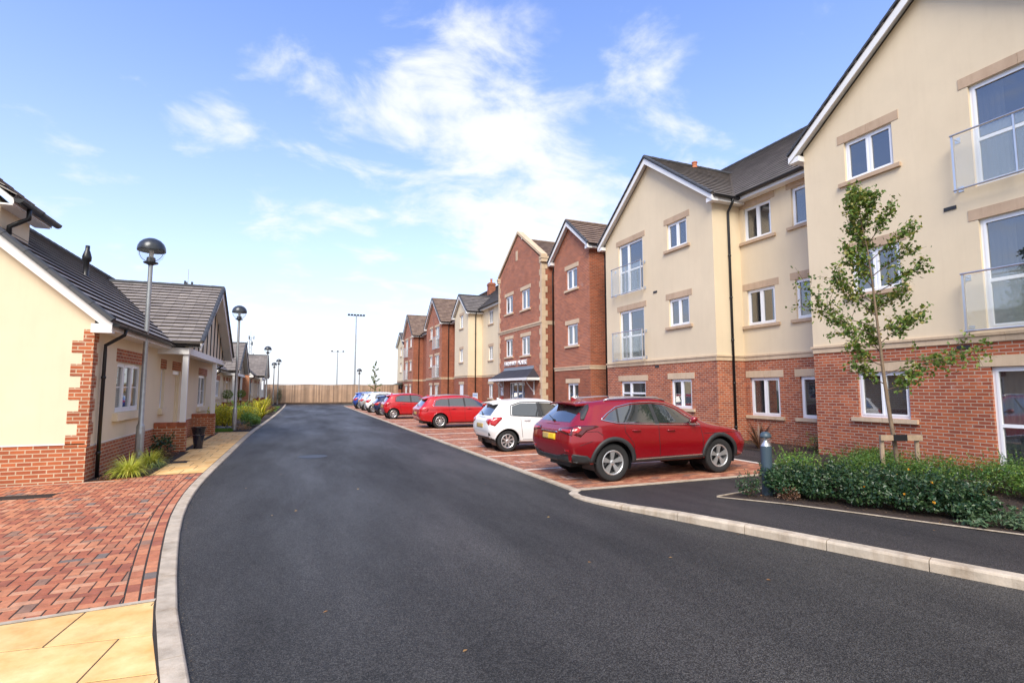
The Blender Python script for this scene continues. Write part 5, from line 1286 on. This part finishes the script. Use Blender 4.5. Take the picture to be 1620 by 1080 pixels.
# ================================================================== cars (local x runs from the rear bumper to the nose)
def paint(name, col, metal=.0, rough=.32): return mat(name, col, rough, metal=metal, coat=1, spec=.5)
SUVS = [((.12,.66,.40),(.04,.80,.70),(.07,.76,1.00),(.14,.64,1.09),(.12,1.10)),
 ((.22,.80,.36),(.16,.90,.70),(.19,.86,1.05),(.30,.66,1.24),(.24,1.26)),
 ((.62,.88,.33),(.58,.945,.73),(.60,.90,1.10),(.66,.62,1.53),(.50,1.58)),
 ((1.2,.90,.33),(1.2,.945,.73),(1.2,.90,1.10),(1.15,.62,1.60),(1.15,1.65)),
 ((2.0,.90,.33),(2.0,.935,.70),(2.0,.90,1.06),(2.0,.62,1.63),(2.0,1.68)),
 ((2.6,.90,.33),(2.6,.935,.70),(2.6,.89,1.04),(2.52,.60,1.57),(2.58,1.63)),
 ((3.1,.90,.33),(3.1,.94,.70),(3.15,.88,1.03),(3.0,.61,1.33),(3.05,1.36)),
 ((3.5,.90,.33),(3.55,.945,.70),(3.5,.86,1.01),(3.42,.64,1.08),(3.48,1.11)),
 ((3.95,.88,.33),(3.95,.93,.68),(3.95,.83,.96),(3.92,.60,1.03),(3.95,1.06)),
 ((4.38,.80,.33),(4.42,.86,.62),(4.38,.76,.85),(4.36,.52,.93),(4.40,.96)),
 ((4.56,.60,.36),(4.64,.66,.58),(4.60,.58,.76),(4.58,.40,.80),(4.62,.82))]
HAT = [((.10,.60,.40),(.02,.72,.62),(.05,.69,.90),(.12,.57,.97),(.08,.98)),
 ((.20,.74,.32),(.14,.83,.62),(.17,.80,.95),(.26,.60,1.14),(.20,1.16)),
 ((.5,.80,.28),(.48,.865,.64),(.50,.84,.99),(.52,.57,1.42),(.38,1.47)),
 ((1.0,.82,.26),(1.0,.87,.64),(1.0,.845,.98),(.98,.58,1.49),(.95,1.53)),
 ((1.7,.82,.26),(1.7,.865,.63),(1.7,.84,.94),(1.7,.58,1.50),(1.7,1.55)),
 ((2.2,.82,.26),(2.2,.865,.63),(2.2,.835,.92),(2.12,.56,1.45),(2.2,1.50)),
 ((2.75,.82,.26),(2.75,.865,.63),(2.78,.82,.91),(2.62,.58,1.2),(2.68,1.22)),
 ((3.05,.82,.26),(3.05,.865,.62),(3.08,.80,.89),(3.02,.60,.95),(3.08,.98)),
 ((3.4,.80,.26),(3.4,.85,.60),(3.4,.77,.84),(3.4,.55,.90),(3.4,.93)),
 ((3.75,.72,.28),(3.78,.77,.52),(3.75,.67,.72),(3.72,.46,.78),(3.76,.80)),
 ((3.88,.5,.30),(3.96,.56,.48),(3.92,.48,.62),(3.90,.34,.67),(3.93,.68))]
WAG = [((.10,.64,.38),(.02,.76,.60),(.05,.73,.88),(.14,.60,.95),(.10,.96)),
 ((.22,.78,.32),(.15,.87,.60),(.18,.84,.93),(.30,.62,1.12),(.24,1.14)),
 ((.55,.85,.27),(.55,.91,.62),(.55,.88,.96),(.60,.59,1.41),(.46,1.45)),
 ((1.15,.87,.26),(1.15,.915,.62),(1.15,.885,.95),(1.1,.60,1.48),(1.1,1.51)),
 ((2.0,.87,.26),(2.0,.91,.62),(2.0,.88,.93),(2.0,.60,1.49),(2.0,1.53)),
 ((2.75,.87,.26),(2.75,.91,.62),(2.75,.88,.92),(2.66,.58,1.42),(2.74,1.47)),
 ((3.25,.87,.26),(3.25,.91,.62),(3.25,.87,.91),(3.14,.60,1.17),(3.2,1.19)),
 ((3.6,.86,.26),(3.6,.905,.61),(3.6,.84,.89),(3.55,.62,.95),(3.6,.98)),
 ((3.98,.84,.26),(3.98,.89,.60),(3.98,.80,.83),(3.96,.57,.89),(3.98,.92)),
 ((4.36,.76,.28),(4.38,.82,.52),(4.34,.70,.71),(4.32,.48,.77),(4.36,.79)),
 ((4.50,.54,.30),(4.57,.60,.48),(4.53,.52,.62),(4.51,.36,.67),(4.54,.68))]
def car(label, cat, group, x, y, spec, col, sx=1.0, sz=1.0, sy=1.0, lod=0, rotz=0, plate='plate_dim'):
    T = spec; st = T['st']; rw, fwx, wr = T['rw'], T['fw'], T['wr']
    # hull
    vs, fs = [], []
    for B, Mm, S_, Rr, Cc in st:
        half = [(B[0], B[1], B[2]), (Mm[0], Mm[1], Mm[2]), (S_[0], S_[1], S_[2]), (Rr[0], Rr[1], Rr[2])]
        vs += [(B[0], 0, B[2]-.02)]+half+[(Cc[0], 0, Cc[1])]+[(a, -b_, c) for a, b_, c in half[::-1]]
    n = len(st)
    for i in range(n-1):
        for k in range(10): fs.append((i*10+k, i*10+(k+1) % 10, (i+1)*10+(k+1) % 10, (i+1)*10+k))
    for i, rv in ((0, 0), (n-1, 1)):
        q = [(0, 1, 2, 8, 9), (2, 3, 7, 8), (3, 4, 6, 7), (4, 5, 6)]
        for f in q:
            f = tuple(i*10+a for a in f); fs.append(f if rv else f[::-1])
    me = bpy.data.meshes.new('hull'); me.from_pydata(vs, [], fs); me.update()
    bm = bmesh.new(); bm.from_mesh(me); bmesh.ops.recalc_face_normals(bm, faces=bm.faces)
    cl_ = bm.edges.layers.float.get('crease_edge') or bm.edges.layers.float.new('crease_edge')
    for e in bm.edges:
        a, b_ = sorted((e.verts[0].index, e.verts[1].index))
        if a % 10 == b_ % 10:
            if a % 10 in (3, 7): e[cl_] = .8
            if a % 10 in (4, 6): e[cl_] = .5
            if a % 10 in (1, 9): e[cl_] = .6
            if a % 10 in (2, 8): e[cl_] = .3
        if a//10 == b_//10 and a//10 == 0: e[cl_] = .35
        if a//10 == b_//10 and a//10 == 2 and a % 10 in (4, 5): e[cl_] = .6
    bm.to_mesh(me); bm.free()
    o = bpy.data.objects.new('hull', me); C.objects.link(o); sm = o.modifiers.new('s', 'SUBSURF'); sm.levels = 3 if lod < 2 else 2
    bpy.context.view_layer.update(); ev = o.evaluated_get(bpy.context.evaluated_depsgraph_get()); hm = bpy.data.meshes.new_from_object(ev)
    bpy.data.objects.remove(o)
    bm = bmesh.new(); bm.from_mesh(hm); bvh = BVHTree.FromBMesh(bm)
    AR = wr+.055
    dead = []
    def inside(co):
        if abs(co.y) < .42: return None
        for cx_ in (rw, fwx):
            d = math.hypot(co.x-cx_, co.z-wr)
            if d < AR: return cx_
        return None
    ins = {v.index: inside(v.co) for v in bm.verts}
    for f in bm.faces:
        if all(ins[v.index] is not None for v in f.verts): dead.append(f)
    bmesh.ops.delete(bm, geom=dead, context='FACES')
    for v in bm.verts:
        cx_ = inside(v.co)
        if cx_ is not None:
            d = Vector((v.co.x-cx_, v.co.z-wr)); d = d.normalized()*AR if d.length > 1e-4 else Vector((0, AR)); v.co.x = cx_+d.x; v.co.z = wr+d.y
    for f in bm.faces: f.smooth = True
    bm.to_mesh(hm); bm.free()
    root = empty('parked_car', (0, 0, 0), label=label, cat=cat, group=group)
    paintm = MT[col]
    body = bpy.data.objects.new('body', hm); C.objects.link(body); hm.materials.clear(); hm.materials.append(paintm); body.parent = root
    hm.materials.append(MT['black'])
    for p in hm.polygons: p.material_index = 1 if (p.normal.z < -.55 or (abs(p.center.y) < .47 and p.center.z < .32)) else 0
    def proj(a, b_, view, side, off):
        if view == 'side': og, dr = Vector((a, 3*side, b_)), Vector((0, -side, 0))
        elif view == 'rear': og, dr = Vector((-3, a, b_)), Vector((1, 0, 0))
        elif view == 'front': og, dr = Vector((8, a, b_)), Vector((-1, 0, 0))
        else: og, dr = Vector((a, b_, 4)), Vector((0, 0, -1))
        h_ = bvh.ray_cast(og, dr)
        if h_[0] is None:
            h_ = bvh.find_nearest(og+dr*3 if view != 'side' else Vector((a, .8*side, b_)))
        nn = h_[1]
        return h_[0]-dr*off*1.25 if view != 'top' else h_[0]+nn*off
    def dens(poly, step=.05):
        out = []
        for i in range(len(poly)):
            p, q = Vector(poly[i]), Vector(poly[(i+1) % len(poly)]); k = max(1, int((q-p).length/step))
            out += [p.lerp(q, j/k) for j in range(k)]
        return out
    def patch(name, poly, view, m, off=.004, side=-1, par=root, rings=6, sk=.008):
        P = dens(poly, .05 if lod < 2 else .09); c = sum(P, Vector((0, 0)))/len(P); b_ = MB(); n_ = len(P); rings = rings if lod < 2 else 3
        outer = [proj(p.x, p.y, view, side, -sk) for p in P]; allv = [outer]
        for r in range(rings):
            s = 1-r/rings; allv.append([proj(*(c+(p-c)*s), view, side, off) for p in P])
        if sk < .005: allv[0] = allv[1]; allv = allv[1:]; rings -= 1
        vv = [q for ring in allv for q in ring]+[proj(c.x, c.y, view, side, off)]
        ff = [(r*n_+i, r*n_+(i+1) % n_, (r+1)*n_+(i+1) % n_, (r+1)*n_+i) for r in range(rings) for i in range(n_)]+[(rings*n_+i, rings*n_+(i+1) % n_, len(vv)-1) for i in range(n_)]
        b_.grp(vv, ff); ob = b_.build(name, m, par, fix=True)
        for i, p in enumerate(ob.data.polygons): p.use_smooth = sk < .005 or i >= n_
        return ob
    def ribbon(name, pts, w, view, m, off=.002, side=-1, par=root, closed=False, sk=.006):
        P = dens(pts, .04) if closed else sum([[Vector(pts[i]).lerp(Vector(pts[i+1]), j/max(1, int((Vector(pts[i+1])-Vector(pts[i])).length/.04))) for j in range(max(1, int((Vector(pts[i+1])-Vector(pts[i])).length/.04)))] for i in range(len(pts)-1)], [])+[Vector(pts[-1])]
        b_ = MB(); n_ = len(P); rows = []
        for i, p in enumerate(P):
            t = (P[(i+1) % n_] if (closed or i < n_-1) else p)-(P[i-1] if (closed or i > 0) else p); t = t.normalized(); nn = Vector((-t.y, t.x))
            rows.append([proj(*(p+nn*w*.5), view, side, -sk), proj(*(p+nn*w*.5), view, side, off), proj(*(p-nn*w*.5), view, side, off), proj(*(p-nn*w*.5), view, side, -sk)])
        vv = [q for r in rows for q in r]; m_ = n_ if closed else n_-1
        b_.grp(vv, [(4*i+k, 4*i+k+1, 4*((i+1) % n_)+k+1, 4*((i+1) % n_)+k) for i in range(m_) for k in range(3)])
        ob = b_.build(name, m, par, fix=True)
        for i, p in enumerate(ob.data.polygons): p.use_smooth = i % 3 == 1
        return ob
    for side in (-1, 1):
        if lod >= 1 and side == 1: pass
        for k, w in enumerate(T['win']):
            if T.get('chrome') : pass
            patch('side_window', w, 'side', 'car_glass', .0022, side, sk=.002)
        ribbon('window_trim', T['trim'], .018 if T.get('chrome') else .022, 'side', 'chrome' if T.get('chrome') else 'trim', .009, side, closed=True)
        if 'pillar' in T:
            for pl in T['pillar']: patch('door_pillar', pl, 'side', 'trim', .0012, side, rings=6, sk=.002)
        for tl, mm in T['tail_side']: patch('tail_light', tl, 'side', mm, .008 if mm != 'tail_dark' else .005, side, rings=3)
        if lod < 2:
            for ln in T['lines']: ribbon('door_seam', ln, .010, 'side', 'black', .0012, side, par=body, sk=.001)
            for hx, hz_ in T['handles']:
                hb = MB(); p0 = proj(hx, hz_, 'side', side, .0); nn = Vector((0, side, 0))
                hb.tube([p0+Vector((-.10, 0, 0)), p0+Vector((-.07, side*.03, .004)), p0+Vector((.07, side*.032, .002)), p0+Vector((.10, 0, 0))], [.012, .014, .014, .012], 8); hb.build('door_handle', paintm, root, smooth=True)
        # arch lips
        for cx_ in (rw, fwx):
            arc = [(cx_+math.cos(R_(a))*(AR+T['lip']/2), wr+math.sin(R_(a))*(AR+T['lip']/2)) for a in range(-8, 190, 6)]
            ribbon('wheel_arch', arc, T['lip'], 'side', T['clad'] or paintm, T.get('lipoff', .008), side)
            ln_ = MB(); base = []
            for a in range(-20, 201, 10):
                xx, zz = cx_+math.cos(R_(a))*(AR+.004), wr+math.sin(R_(a))*(AR+.004)
                base.append(((xx, side*(T['hw']-.045), zz), (xx, side*.40, zz)))
            vv = [q for p in base for q in p]; ln_.grp(vv, [(2*i, 2*i+1, 2*i+3, 2*i+2) for i in range(len(base)-1)]); 
            ln_.lathe((cx_, side*.40, wr), [(AR+.01, 0), (0, 0)], 20, 'y'); ln_.build('wheel_well', 'black', root)
        # mirror
        mx_, mz_ = T['mir']; p0 = proj(mx_, mz_, 'side', side, 0); mb_ = MB(); rings_ = []
        for (t, r) in ((0, .02), (.04, .03), (.07, .075), (.12, .09), (.17, .085), (.205, .05), (.21, .0)):
            for k in range(10):
                a = k/10*6.283; rings_.append(tuple(p0+Vector((math.cos(a)*r*.85+.02, side*t, math.sin(a)*r*.75+.03+t*.2))))
        mb_.grp(rings_, [(i*10+k, i*10+(k+1) % 10, (i+1)*10+(k+1) % 10, (i+1)*10+k) for i in range(6) for k in range(10)]); mb_.build('wing_mirror', paintm, root, smooth=True, fix=True)
        if T.get('rails') and lod < 2:
            rb = MB(); pts = [proj(xx, side*yy, 'top', side, of) for xx, yy, of in T['rails']]; rb.tube(pts, .017, 8); rb.build('roof_rail', 'steel_light', root, smooth=True)
        if T.get('sillpoly'):
            patch('sill_cladding', T['sillpoly'], 'side', 'trim', .012, side, rings=3); ribbon('sill_strip', T['sillstrip'], .022, 'side', 'chrome', .018, side)
        # wheels
        for cx_ in (rw, fwx):
            yo = side*(T['hw']-.03); tw = .20; sg = side
            t_ = MB(); R0 = wr; rr = wr*.66
            t_.lathe((cx_, yo, wr), [(rr, -sg*tw), (R0*.94, -sg*tw), (R0, -sg*(tw-.03)), (R0, -sg*.03), (R0*.975, -sg*.008), (R0*.92, 0), (rr+.012, 0), (rr, -sg*.012), (rr, -sg*.03)], 32 if lod < 2 else 18, 'y')
            w_ = MB(); w_.lathe((cx_, yo, wr), [(rr+.003, -sg*.012), (rr-.012, -sg*.006), (rr-.026, -sg*.016), (rr-.03, -sg*.12)], 32 if lod < 2 else 18, 'y')
            ns = T['spokes']; dbl = T.get('dbl')
            for k in range(ns):
                a0 = 2*math.pi*k/ns+.3
                for da in ((-.13, .13) if dbl else (0,)):
                    a = a0+da; c_, s_ = math.cos(a), math.sin(a); tx, tz = -s_, c_
                    a2 = a0+da*.35; c2, s2 = math.cos(a2), math.sin(a2); wi, wo_ = T['spw']
                    def pt(rad, w2, dy, cc=c_, ss=s_): return (cx_+cc*rad-ss*w2, yo-sg*dy, wr+ss*rad+cc*w2)
                    p = [pt(.03, -wi, .035, c2, s2), pt(.03, wi, .035, c2, s2), pt(rr-.02, wo_, .018), pt(rr-.02, -wo_, .018)]
                    q = [pt(.03, -wi, .075, c2, s2), pt(.03, wi, .075, c2, s2), pt(rr-.02, wo_, .05), pt(rr-.02, -wo_, .05)]
                    w_.hexa(p+q)
            w_.lathe((cx_, yo, wr), [(.0, -sg*.022), (.028, -sg*.022), (.05, -sg*.032), (.055, -sg*.07)], 16, 'y')
            wo2 = w_.build('wheel', 'alloy', root, fix=True); t_.build('tyre', 'rubber', wo2, smooth=True, fix=True)
            d_ = MB(); d_.lathe((cx_, yo, wr), [(rr-.01, -sg*.11), (rr*.62, -sg*.11), (rr*.62, -sg*.10), (0, -sg*.10)], 24, 'y'); d_.build('brake_disc', 'alloy_dark', wo2)
    # rear
    patch('rear_window', T['rwin'], 'rear', 'car_glass', .003, sk=.002)
    for nm, poly, mm, of in T['rear']: patch(nm, poly, 'rear', mm if mm != 'paint' else paintm, of, rings=4)
    pc = T['plate']
    for s, mm in ((0, 'yellow_plate' if plate == 'two' else plate),):
        patch('number_plate', [(-.26, pc), (.26, pc), (.26, pc+.115), (-.26, pc+.115)], 'rear', mm, .012, rings=3)
    if plate == 'two': patch('number_plate', [(.0, pc+.004), (.256, pc+.004), (.256, pc+.111), (.0, pc+.111)], 'rear', 'plate_dim', .015, rings=3)
    patch('windscreen', T['fwin'], 'front', 'car_glass', .003, sk=.002)
    for s in (-1, 1): patch('headlight', [(s*a, b_) for a, b_ in T['head']], 'front', 'bulb', .008, rings=3)
    patch('grille', T['grille'], 'front', 'black', .006, rings=3)
    # spoiler, wiper, antenna, underbody
    if T.get('spoiler'):
        x0_, x1_, z0_, hw_ = T['spoiler']; sp = MB(); k = 12; row = []
        for i in range(k+1):
            yy = -hw_+2*hw_*i/k; dz = -.035*abs(yy/hw_)**3; q = proj(x1_, yy, 'top', 1, .004)
            row.append([(x0_+.04*abs(yy/hw_)**2, yy, z0_+dz), (x0_+.01+.04*abs(yy/hw_)**2, yy, z0_+dz-.035), (x1_, yy, q.z-.05), (q.x, yy, q.z)])
        vv = [p for r in row for p in r]; sp.grp(vv, [(4*i+a, 4*i+(a+1) % 4, 4*i+4+(a+1) % 4, 4*i+4+a) for i in range(k) for a in range(4)]+[(0, 1, 2, 3), (4*k+3, 4*k+2, 4*k+1, 4*k)])
        sp.build('spoiler', paintm, root, smooth=False, fix=True, bevel=.006 if lod < 2 else 0)
    if lod < 2:
        p0 = proj(.0, T['rwin'][0][1]+.02, 'rear', 1, .02); p1 = proj(.36, T['rwin'][0][1]+.10, 'rear', 1, .02)
        wv = MB(); wv.tube([p0, p1], .008, 6); wv.lathe(p0, [(0, .02), (.025, .015), (.025, -.02)], 8); wv.build('wiper', 'black', root)
        p0 = proj(.62, 0, 'top', 1, 0); wv = MB(); wv.hexa([tuple(p0+Vector(q)) for q in ((-.05, -.02, -.01), (.12, -.02, -.01), (.12, .02, -.01), (-.05, .02, -.01), (-.06, -.005, .06), (-.02, -.005, .055), (-.02, .005, .055), (-.06, .005, .06))]); wv.build('roof_antenna', paintm, root)
    u = MB(); zz = T['ub']; Lc = st[-1][0][0]; u.box(.3, Lc-.25, -.42, .42, zz, zz+.25); u.box(rw-.06, rw+.06, -T['hw']+.15, T['hw']-.15, wr-.06, wr+.06); u.box(fwx-.06, fwx+.06, -T['hw']+.15, T['hw']-.15, wr-.06, wr+.06); u.build('underbody', 'black', root)
    if T.get('badge') and lod < 2:
        p = proj(*T['badge'], 'side', -1, .004)
    root.scale = (sx, sy, sz); root.location = (x-rw*sx, y+T['hw']*sy, .024); root.rotation_euler = (0, 0, rotz)
    return root
TS = dict(st=SUVS, rw=.97, fw=3.63, wr=.365, hw=.915, chrome=True, lip=.085, clad='trim', lipoff=.016, spokes=5, dbl=True, spw=(.018, .026),
 win=[[(.80,1.20),(1.09,1.145),(1.14,1.40),(.98,1.33)], [(1.13,1.14),(1.98,1.10),(1.96,1.50),(1.55,1.485),(1.19,1.42)], [(2.07,1.10),(3.06,1.07),(2.97,1.14),(2.62,1.37),(2.38,1.46),(2.05,1.50)]],
 trim=[(.74,1.20),(1.1,1.125),(2.0,1.08),(3.14,1.045),(2.99,1.16),(2.64,1.40),(2.40,1.49),(2.0,1.53),(1.55,1.515),(1.15,1.44),(.90,1.31)],
 pillar=[[(1.96,1.09),(2.08,1.09),(2.06,1.50),(1.95,1.50)], [(1.08,1.14),(1.14,1.14),(1.20,1.42),(1.13,1.40)]],
 tail_side=[([(.08,.95),(.20,.90),(.26,.88),(.40,1.00),(.66,1.075),(.60,1.10),(.10,1.10)], 'tail_dark'), ([(.12,.985),(.22,.955),(.30,1.03),(.13,1.07)], 'tail_red'), ([(.46,1.44),(.62,1.50),(.56,1.40),(.40,1.20),(.34,1.20)], 'trim'), ([(.08,.36),(.50,.34),(.56,.40),(.40,.52),(.08,.57)], 'trim')],
 lines=[[(1.24,1.12),(1.24,.95),(1.42,.72),(1.46,.45)], [(2.05,1.08),(2.04,.8),(2.06,.45)], [(3.12,1.04),(3.16,.8),(3.14,.5),(3.1,.45)], [(.35,.98),(.62,.98),(.74,.90)], [(1.5,.43),(3.1,.43)], [(3.2,.86),(4.3,.86)], [(.5,.80),(.24,.72)]],
 handles=[(1.50,.975), (2.34,.955)], mir=(2.86,1.10), rails=[(.95,.60,.01),(1.05,.605,.035),(1.6,.61,.045),(2.2,.60,.04),(2.45,.59,.01)],
 sillpoly=[(1.44,.30),(3.14,.30),(3.16,.40),(1.40,.40)], sillstrip=[(1.46,.405),(3.12,.425)],
 rwin=[(-.60,1.15),(.60,1.15),(.55,1.46),(-.55,1.46)],
 rear=[('lower_bumper', [(-.86,.36),(.86,.36),(.90,.56),(.55,.54),(.45,.49),(-.45,.49),(-.55,.54),(-.90,.56)], 'trim', .012), ('diffuser', [(-.30,.38),(.30,.38),(.34,.43),(-.34,.43)], 'alloy_dark', .018),
       ('tail_light', [(.36,.985),(.86,.90),(.86,1.09),(.40,1.035)], 'tail_dark', .006), ('tail_light', [(-.36,.985),(-.86,.90),(-.86,1.09),(-.40,1.035)], 'tail_dark', .006), ('tail_light', [(.46,.992),(.78,.955),(.78,1.03),(.48,1.02)], 'tail_red', .010), ('tail_light', [(-.46,.992),(-.78,.955),(-.78,1.03),(-.48,1.02)], 'tail_red', .010),
       ('chrome_strip', [(-.34,.945),(.34,.945),(.34,.968),(-.34,.968)], 'chrome', .012), ('reflector', [(.62,.60),(.74,.60),(.74,.63),(.62,.63)], 'tail_red', .008), ('reflector', [(-.62,.60),(-.74,.60),(-.74,.63),(-.62,.63)], 'tail_red', .008)],
 plate=.80, fwin=[(-.60,1.14),(.60,1.14),(.54,1.52),(-.54,1.52)], head=[(.42,.80),(.72,.84),(.70,.92),(.46,.86)], grille=[(-.34,.42),(.34,.42),(.26,.80),(-.26,.80)], spoiler=(.31,.62,1.53,.53), ub=.26)
TH_ = dict(st=HAT, rw=.60, fw=3.10, wr=.305, hw=.84, lip=.03, clad=None, lipoff=.006, spokes=8, dbl=False, spw=(.020, .024),
 win=[[(.72,1.06),(.80,1.04),(1.58,1.0),(1.56,1.38),(1.05,1.38),(.78,1.30)], [(1.68,1.0),(2.72,.955),(2.62,1.04),(2.30,1.26),(2.05,1.37),(1.66,1.39)]],
 trim=[(.68,1.04),(1.6,.985),(2.78,.935),(2.64,1.06),(2.31,1.29),(2.06,1.40),(1.6,1.42),(1.05,1.41),(.74,1.32)],
 pillar=[[(1.56,.99),(1.68,.99),(1.66,1.40),(1.55,1.39)]],
 tail_side=[([(.08,.78),(.20,.74),(.42,.96),(.40,1.0),(.12,.98)], 'tail_red')],
 lines=[[(.98,1.0),(1.0,.75),(1.05,.40)], [(1.62,.98),(1.62,.6),(1.66,.34)], [(2.70,.93),(2.74,.7),(2.70,.36)], [(1.05,.34),(2.66,.34)]],
 handles=[(1.18,.90), (1.86,.87)], mir=(2.55,.98), sillpoly=None,
 rwin=[(-.54,1.03),(.54,1.03),(.50,1.36),(-.50,1.36)],
 rear=[('tail_light', [(.46,.88),(.72,.76),(.76,.95),(.52,.94)], 'tail_red', .008), ('tail_light', [(-.46,.88),(-.72,.76),(-.76,.95),(-.52,.94)], 'tail_red', .008), ('lower_bumper', [(-.62,.33),(.62,.33),(.70,.42),(-.70,.42)], 'trim', .008), ('reflector', [(.60,.45),(.70,.47),(.70,.55),(.66,.55)], 'trim', .008), ('reflector', [(-.60,.45),(-.70,.47),(-.70,.55),(-.66,.55)], 'trim', .008)],
 plate=.68, fwin=[(-.55,1.02),(.55,1.02),(.50,1.38),(-.50,1.38)], head=[(.36,.62),(.62,.66),(.60,.76),(.40,.70)], grille=[(-.34,.36),(.34,.36),(.30,.50),(-.30,.50)], spoiler=(.20,.52,1.40,.50), ub=.20)
TW = dict(st=WAG, rw=1.00, fw=3.64, wr=.325, hw=.885, lip=.03, clad=None, lipoff=.006, spokes=10, dbl=False, spw=(.014, .018), chrome=True,
 win=[[(.72,1.02),(1.38,1.0),(1.38,1.32),(1.05,1.31),(.82,1.24)], [(1.44,1.0),(2.12,.985),(2.10,1.36),(1.44,1.33)], [(2.20,.985),(3.22,.955),(3.12,1.03),(2.78,1.24),(2.52,1.35),(2.19,1.37)]],
 trim=[(.66,1.0),(1.4,.98),(2.2,.962),(3.28,.935),(3.14,1.05),(2.80,1.27),(2.52,1.38),(2.15,1.40),(1.4,1.365),(1.03,1.345),(.78,1.26)],
 pillar=[[(2.11,.97),(2.20,.97),(2.19,1.37),(2.10,1.36)], [(1.37,.99),(1.44,.99),(1.44,1.33),(1.37,1.32)]],
 tail_side=[([(.10,.78),(.40,.76),(.46,.88),(.38,.92),(.12,.92)], 'tail_red')],
 lines=[[(1.40,.98),(1.42,.8),(1.52,.40)], [(2.15,.96),(2.15,.6),(2.18,.34)], [(3.22,.92),(3.26,.7),(3.22,.36)], [(1.5,.34),(3.2,.34)], [(.5,.84),(3.3,.84)]],
 handles=[(1.62,.89), (2.36,.88)], mir=(3.04,.99), rails=[(.75,.57,.01),(.85,.575,.03),(1.7,.585,.035),(2.4,.575,.03),(2.55,.565,.01)], sillpoly=None,
 rwin=[(-.58,1.0),(.58,1.0),(.54,1.34),(-.54,1.34)],
 rear=[('tail_light', [(.44,.80),(.78,.78),(.78,.92),(.48,.90)], 'tail_red', .008), ('tail_light', [(-.44,.80),(-.78,.78),(-.78,.92),(-.48,.90)], 'tail_red', .008), ('lower_bumper', [(-.64,.32),(.64,.32),(.70,.40),(-.70,.40)], 'trim', .008)],
 plate=.62, fwin=[(-.58,1.0),(.58,1.0),(.53,1.36),(-.53,1.36)], head=[(.38,.62),(.68,.66),(.66,.76),(.42,.70)], grille=[(-.36,.50),(.36,.50),(.34,.64),(-.34,.64)], spoiler=(.26,.60,1.36,.54), ub=.20)
MT['p_darkred'] = paint('metallic_cherry_paint', (.27, .004, .010), .25, .22)
MT['p_red'] = paint('bright_red_paint', (.47, .007, .012), .0, .3)
MT['p_white'] = paint('white_paint_car', (.80, .80, .81))
MT['p_blue'] = paint('blue_paint', (.02, .06, .30), .2)
MT['p_navy'] = paint('navy_paint', (.010, .018, .07), .2)
MT['p_silver'] = paint('silver_paint', (.50, .52, .55), .6)
CG = 'cars parked nose in along the bays'
car('large dark metallic red crossover with roof rails and black wheel arches, nearest the camera', 'car', CG, 5.68, 8.74, TS, 'p_darkred', sx=1.02, sz=.985, plate='two', rotz=R_(1.5))
car('white hatchback between the dark red crossover and the red estate', 'car', CG, 5.60, 14.0, TH_, 'p_white', sz=.985)
car('bright red estate car with roof rails and many spoked wheels', 'car', CG, 6.05, 23.4, TW, 'p_red', lod=1)
car('bright red hatchback just beyond the red estate', 'car', CG, 5.35, 31.7, TH_, 'p_red', lod=1)
car('dark navy hatchback mostly hidden behind the red hatchback', 'car', CG, 5.42, 36.3, TH_, 'p_navy', sz=.9, lod=2)
car('white hatchback with a dark rear window, the farther of the two white cars', 'car', CG, 5.35, 40.6, TH_, 'p_white', lod=1)
car('silver hatchback between the farther white car and the blue car', 'car', CG, 5.35, 44.8, TH_, 'p_silver', lod=2)
car('bright blue hatchback, the last car before the fence', 'car', CG, 5.25, 48.8, TH_, 'p_blue', lod=2)
